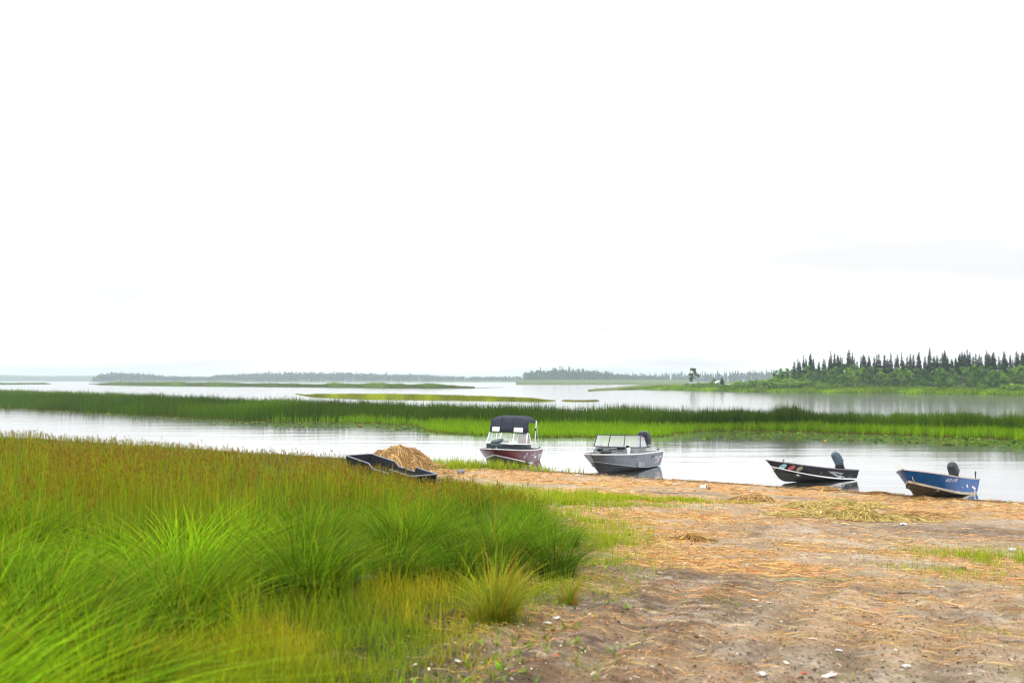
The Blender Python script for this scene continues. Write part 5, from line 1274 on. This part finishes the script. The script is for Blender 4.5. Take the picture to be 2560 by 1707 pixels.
b.decal('silver_flash', [[(.3, -.09), (.6, -.24), (.66, -.32), (.5, -.22)]], 1.15, b.ztop(1) - .26, WHITE, lift=.01)
MB().tube([(.4, 1.02, b.zs + .02), (.4, 1.02, b.zs + .07)], .016).box((.4, 1.02, b.zs + .08), (.24, .05, .03)).build('cleat', DARK, b.root)
REDB = b
# red life jacket hung over the helm seat
v = empty('life_jacket', (0, 0, 0)); tag(v, 'red life jacket draped over the seat inside the burgundy boat', 'life jacket')
m = MB()
for sg in (-1, 1): m.loft([(-.22, 0, .05, .10, 3), (0, 0, .07, .12, 3), (.18, 0, .06, .08, 2.5), (.26, -.03, .03, .05, 2)], 12, M=Matrix.Translation((xw - .98, .56 + sg * .13, b.floor + 1.06)))
m.build('vest_panel', paint('red_nylon', (.42, .03, .03), .7), v, smooth=True)
MB().box((xw - .99, .56, b.floor + .94), (.10, .22, .04)).build('strap', DARK, v)
v.matrix_world = b.root.matrix_world.copy()
bpy.context.view_layer.update()
v.matrix_world = b.root.matrix_world.copy()

# --- black tub lying in the rushes ---------------------------------------------------------------------------
pr = at_depth(1060, 1184, 33.6); pl = at_depth(897, 1137, 36.6)
axis_ = (Vector(pl) - Vector(pr)); LT = axis_.length; yaw = math.atan2(axis_.y, axis_.x); pit = math.asin(axis_.z / LT)
tub = empty('black_tub', Vector(pr) - Vector((0, 0, .05)), (0, -pit, yaw)); tag(tub, 'long black open tub with stepped sides lying in the rushes before the tall hay heap', 'tub')
TUBM = paint('black_poly', (.010, .011, .014), .5, var=.35, grime=(.03, .03, .03), spec=.15); RIMM = paint('grey_rim', (.17, .19, .23), .4)
W2 = .56
prof = [(0, 0), (.30, 0), (.315, -.13), (.56, -.13), (.62, 0.0), (1.0, .0)]
xs = [0, .15, .30, .312, .43, .56, .60, .625, .8, 1.0]
def rimz(f_): return float(np.interp(f_, [0, .30, .312, .56, .625, 1.0], [0, .02, -.13, -.12, .02, .06]))
def depth(f_): return -.46 + .10 * max(0, (f_ - .8) / .2) ** 2
m = MB()
for sg in (1, -1):
    outer = [[(f_ * LT, sg * W2, rimz(f_)) for f_ in xs], [((.02 + .96 * f_) * LT, sg * W2 * .86, depth(f_)) for f_ in xs]]
    inner = [[(f_ * LT, sg * (W2 - .03), rimz(f_)) for f_ in xs], [((.03 + .94 * f_) * LT, sg * (W2 * .86 - .03), depth(f_) + .04) for f_ in xs]]
    m.sheet(outer, 0, flip=(sg < 0)); m.sheet(inner, 0, flip=(sg > 0))
for f_, e, i_ in ((0, .02, .03), (1, .98, .97)):
    m.sheet([[(f_ * LT, y, rimz(f_)) for y in (-W2, W2)], [(e * LT, y, depth(f_)) for y in (-W2 * .86, W2 * .86)]], flip=(f_ == 0))
    m.sheet([[(f_ * LT + (.03 if f_ == 0 else -.03), y, rimz(f_)) for y in (-W2 + .03, W2 - .03)], [(i_ * LT, y, depth(f_) + .04) for y in (-W2 * .86 + .03, W2 * .86 - .03)]], flip=(f_ == 1))
m.sheet([[((.02 + .96 * f_) * LT, y, depth(f_)) for f_ in xs] for y in (-W2 * .86, W2 * .86)]); m.sheet([[((.03 + .94 * f_) * LT, y, depth(f_) + .04) for f_ in xs] for y in (-W2 * .83, W2 * .83)], flip=True)
m.build('shell', TUBM, tub)
m = MB()
for sg in (1, -1): m.tube([(f_ * LT, sg * W2, rimz(f_)) for f_ in xs], .024, 6)
m.tube([(0, -W2, rimz(0)), (0, W2, rimz(0))], .024, 6); m.tube([(LT, -W2, rimz(1)), (LT, W2, rimz(1))], .024, 6)
m.build('rim', RIMM, tub)
m = MB()
for f_ in (.12, .45, .78):
    for sg in (1, -1): m.box((f_ * LT, sg * W2 * .955, -.26), (.10, .035, .34), (sg * .17, 0, 0))
m.build('rib', TUBM, tub)

# ------------------------------------------------------------------ stones, litter and sticks on the bank
def stone(name, u, v, sx, sy, sz, m, label, cat, seed=0):
    c = hit(u, v); mb = MB(); g = []
    for i in range(8):
        ph = math.pi * i / 7; row_ = []
        for j in range(13):
            a = 2 * math.pi * (j % 12) / 12; k = 1 + .35 * (float(fbm(math.cos(a) * 1.4 + seed * 3.3, math.sin(a) * 1.4 + i * .35, 3, 120)) - .5) * 2
            row_.append((sx * .5 * math.sin(ph) * math.cos(a) * k, sy * .5 * math.sin(ph) * math.sin(a) * k, sz * (.35 - .5 * math.cos(ph) * 1.0) + 0))
        g.append(row_)
    o = mb.sheet(g).build(name, m, smooth=True); o.location = (c[0], c[1], float(ground_z(np.array(c[0]), np.array(c[1])))); o.rotation_euler = (0, 0, seed)
    return tag(o, label, cat)
STN = paint('pale_stone', (.46, .42, .39), .85, var=.2, vscale=14, bump=.4); DST = paint('dark_stone', (.16, .16, .18), .8, var=.3, vscale=12, bump=.4)
stone('stone', 1398, 1181, .44, .34, .20, STN, 'large pale rounded stone at the waterline between burgundy and grey boats', 'stone', 1)
stone('stone', 1446, 1190, .24, .18, .09, STN, 'small flat pale stone on the straw left of the grey boat', 'stone', 2)
stone('stone', 1152, 1182, .36, .28, .20, DST, 'dark blue-grey stone in the grass right of the tall hay heap', 'stone', 3)
stone('stone', 1340, 1171, .9, .4, .10, STN, 'long flat pale stone at the waterline under the burgundy boat stern', 'stone', 4)
stone('stone', 1603, 1246, .20, .14, .09, STN, 'small pale stone beside the green grass patch below the grey boat', 'stone', 5)
stone('stone', 2531, 1377, .16, .12, .09, STN, 'small pinkish stone near the right edge on bare sand', 'stone', 6)
stone('stone', 2408, 1423, .13, .10, .06, paint('brown_stone', (.14, .07, .05), .8), 'small dark brown lump in the grass near the right edge', 'stone', 7)
stone('stone', 1773, 1224, .16, .12, .10, paint('rust_stone', (.20, .09, .06), .8), 'small rust-brown lump beside the white cup on the straw', 'stone', 8)

def crumple(name, u, v, s, mat, label, cat, seed=0, h=.3, lng=1.6):
    """a crumpled scrap of sheet: folded patch with thickness"""
    c = hit(u, v); rs = np.random.default_rng(seed + 300); n = 7; s = s * .62
    Z = rs.random((n, n)) * h * s; g = [[((i / 6 - .5) * s * lng + rs.normal(0, .04) * s, (j / 6 - .5) * s + rs.normal(0, .05) * s, Z[i, j] * (1 - .6 * (abs(i - 3) + abs(j - 3)) / 6) + .008) for j in range(n)] for i in range(n)]
    o = MB().sheet(g).build(name, mat, smooth=True); o.location = (c[0], c[1], float(ground_z(np.array(c[0]), np.array(c[1])))); o.rotation_euler = (0, 0, rs.random() * 3)
    sm = o.modifiers.new('sheet', 'SOLIDIFY'); sm.thickness = .006
    return tag(o, label, cat)
LIT = paint('white_plastic', (.56, .55, .54), .6, var=.25, grime=(.3, .26, .2), vscale=9); BL = paint('pale_blue_plastic', (.45, .56, .68), .5, vscale=9); BEI = paint('bleached_wood', (.56, .47, .38), .85, vscale=9); REDL = paint('red_wrapper', (.50, .06, .05), .5)
crumple('plastic_bag', 2259, 1311, .24, LIT, 'crumpled white plastic bag on dark sand below the cut hay', 'plastic bag', 1)
crumple('plastic_scrap', 1876, 1228, .14, BL, 'pale blue plastic scrap on the straw left of the black boat', 'litter', 2)
crumple('plastic_scrap', 1867, 1413, .085, BL, 'small bluish white scrap on sand above the green cord', 'litter', 3)
crumple('plastic_scrap', 1909, 1400, .06, LIT, 'tiny white scrap right of and behind the bluish scrap', 'litter', 4)
crumple('plastic_scrap', 2135, 1337, .06, LIT, 'tiny pale scrap on bare sand below the cut hay', 'litter', 5)
crumple('wood_chip', 1888, 1497, .07, BEI, 'pale pinkish wood chip in the middle of the sandy ground', 'wood chip', 6, .15, 2.2)
crumple('wood_chip', 1922, 1510, .05, BEI, 'smaller pale chip just right of the pinkish wood chip', 'wood chip', 7, .15, 2.2)
crumple('wood_chip', 2032, 1600, .055, BEI, 'beige chip in the foreground beside the thin grey splinter', 'wood chip', 8, .15, 2.4)
crumple('wood_chip', 2097, 1624, .05, LIT, 'whitish chip just below the thin grey splinter in the foreground', 'wood chip', 9, .2, 2.0)
crumple('wood_chip', 1966, 1660, .06, BEI, 'long pale chip near the bottom edge of the sand', 'wood chip', 10, .2, 2.2)
crumple('paper_scrap', 1906, 1688, .085, LIT, 'crumpled white paper lying at the bottom edge, left one of two', 'litter', 11, .5, 1.4)
crumple('paper_scrap', 2072, 1687, .10, paint('stained_paper', (.58, .50, .44), .8, vscale=9), 'wide stained paper lying at the bottom edge right of the white one', 'litter', 12, .3, 2.4)
crumple('paper_scrap', 2266, 1672, .065, LIT, 'white paper scrap by the bottom edge at the right', 'litter', 13, .35, 1.6)
crumple('wrapper', 2010, 1688, .04, REDL, 'small reddish wrapper at the bottom edge between the two papers', 'litter', 14, .2, 1.8)
crumple('wrapper', 1391, 1650, .05, REDL, 'small bright red wrapper on the dark sand near the bottom', 'litter', 15, .4, 1.3)
crumple('paper_scrap', 1368, 1551, .09, LIT, 'white paper scrap on sand beside the yellow tussock, the nearer of two', 'litter', 16, .35, 1.6)
crumple('paper_scrap', 1391, 1538, .08, LIT, 'white paper scrap just beyond the other one by the yellow tussock', 'litter', 17, .3, 1.8)
crumple('paper_scrap', 1145, 1652, .06, paint('grey_paper', (.5, .5, .5), .8), 'greyish scrap at the border of the clover near the bottom', 'litter', 18, .3, 1.5)
# white cup on its side
c = hit(1759, 1222); cup = empty('paper_cup', (c[0], c[1], float(ground_z(np.array(c[0]), np.array(c[1]))) + .07), (R(88), 0, R(70))); tag(cup, 'white cup lying on its side on the straw below the grey boat', 'cup')
MB().loft([(-.10, 0, .06, .06, 2), (.10, 0, .085, .085, 2)], 16).build('cup_body', WHITE, cup, smooth=True)
MB().loft([(.1005, 0, .075, .075, 2), (.102, 0, .075, .075, 2)], 16).build('dark_mouth', DARK, cup)
# sticks, cord
def stick(name, a, b_, r, m, label, cat='stick', wob=.02, lift=.01, n=7):
    p, q = hit(*a), hit(*b_); pts = []
    for i in range(n):
        f_ = i / (n - 1); x_, y_ = p[0] + (q[0] - p[0]) * f_ + random.gauss(0, wob), p[1] + (q[1] - p[1]) * f_ + random.gauss(0, wob)
        pts.append(Vector((x_, y_, float(ground_z(np.array(x_), np.array(y_))) + r + lift)))
    o_ = pts[0].copy(); o = MB().tube([k_ - o_ for k_ in pts], [r * (1 - .5 * i / (n - 1)) for i in range(n)], 7).build(name, m, smooth=True); o.location = o_; return tag(o, label, cat)
STK = paint('grey_stick', (.20, .16, .13), .9, vscale=12, bump=.4); WSTK = paint('whitened_stick', (.62, .58, .54), .8)
stick('stick', (2498, 1604), (2575, 1610), .014, STK, 'dark grey stick lying at the right edge of the foreground sand')
stick('stick', (1684, 1213), (1708, 1207), .02, WSTK, 'short whitened stick on the straw below the grey boat')
stick('stick', (2097, 1596), (2140, 1604), .006, STK, 'thin grey splinter on the foreground sand')
for i, (a_, b2) in enumerate((((2236, 1484), (2330, 1490)), ((2246, 1480), (2316, 1494)))):
    stick('twig', a_, b2, .006, paint('dark_twig', (.07, .045, .03), .9), ('dark twig lying across the sand at the right of the middle ground', 'second dark twig crossing the other at the right of the middle ground')[i], 'twig')
stick('green_cord', (1939, 1448), (2131, 1446), .007, paint('green_cord', (.16, .34, .14), .7), 'thin pale green cord lying nearly straight across the sand', 'cord', .015, .005, 16)
stick('fallen_branch', (905, 1478), (1090, 1452), .034, paint('weathered_wood', (.17, .15, .11), .9, vscale=9, bump=.5), 'weathered grey branch lying among the left grass tussocks', 'branch', .04, .10, 8)
# mooring line from the black boat to the bank on the left
bpy.context.view_layer.update()
e = BLACK.root.matrix_world @ Vector((BLACK.L - .40, 0, .42)); q = hit(1850, 1210)
tag(MB().tube([e + (Vector(q) - e) * f_ + Vector((0, 0, -.25 * 4 * f_ * (1 - f_) * .3)) for f_ in np.linspace(0, 1, 9)], .006, 5).build('mooring_line', ROPE), 'thin mooring line running from the black boat bow to the bank', 'rope')
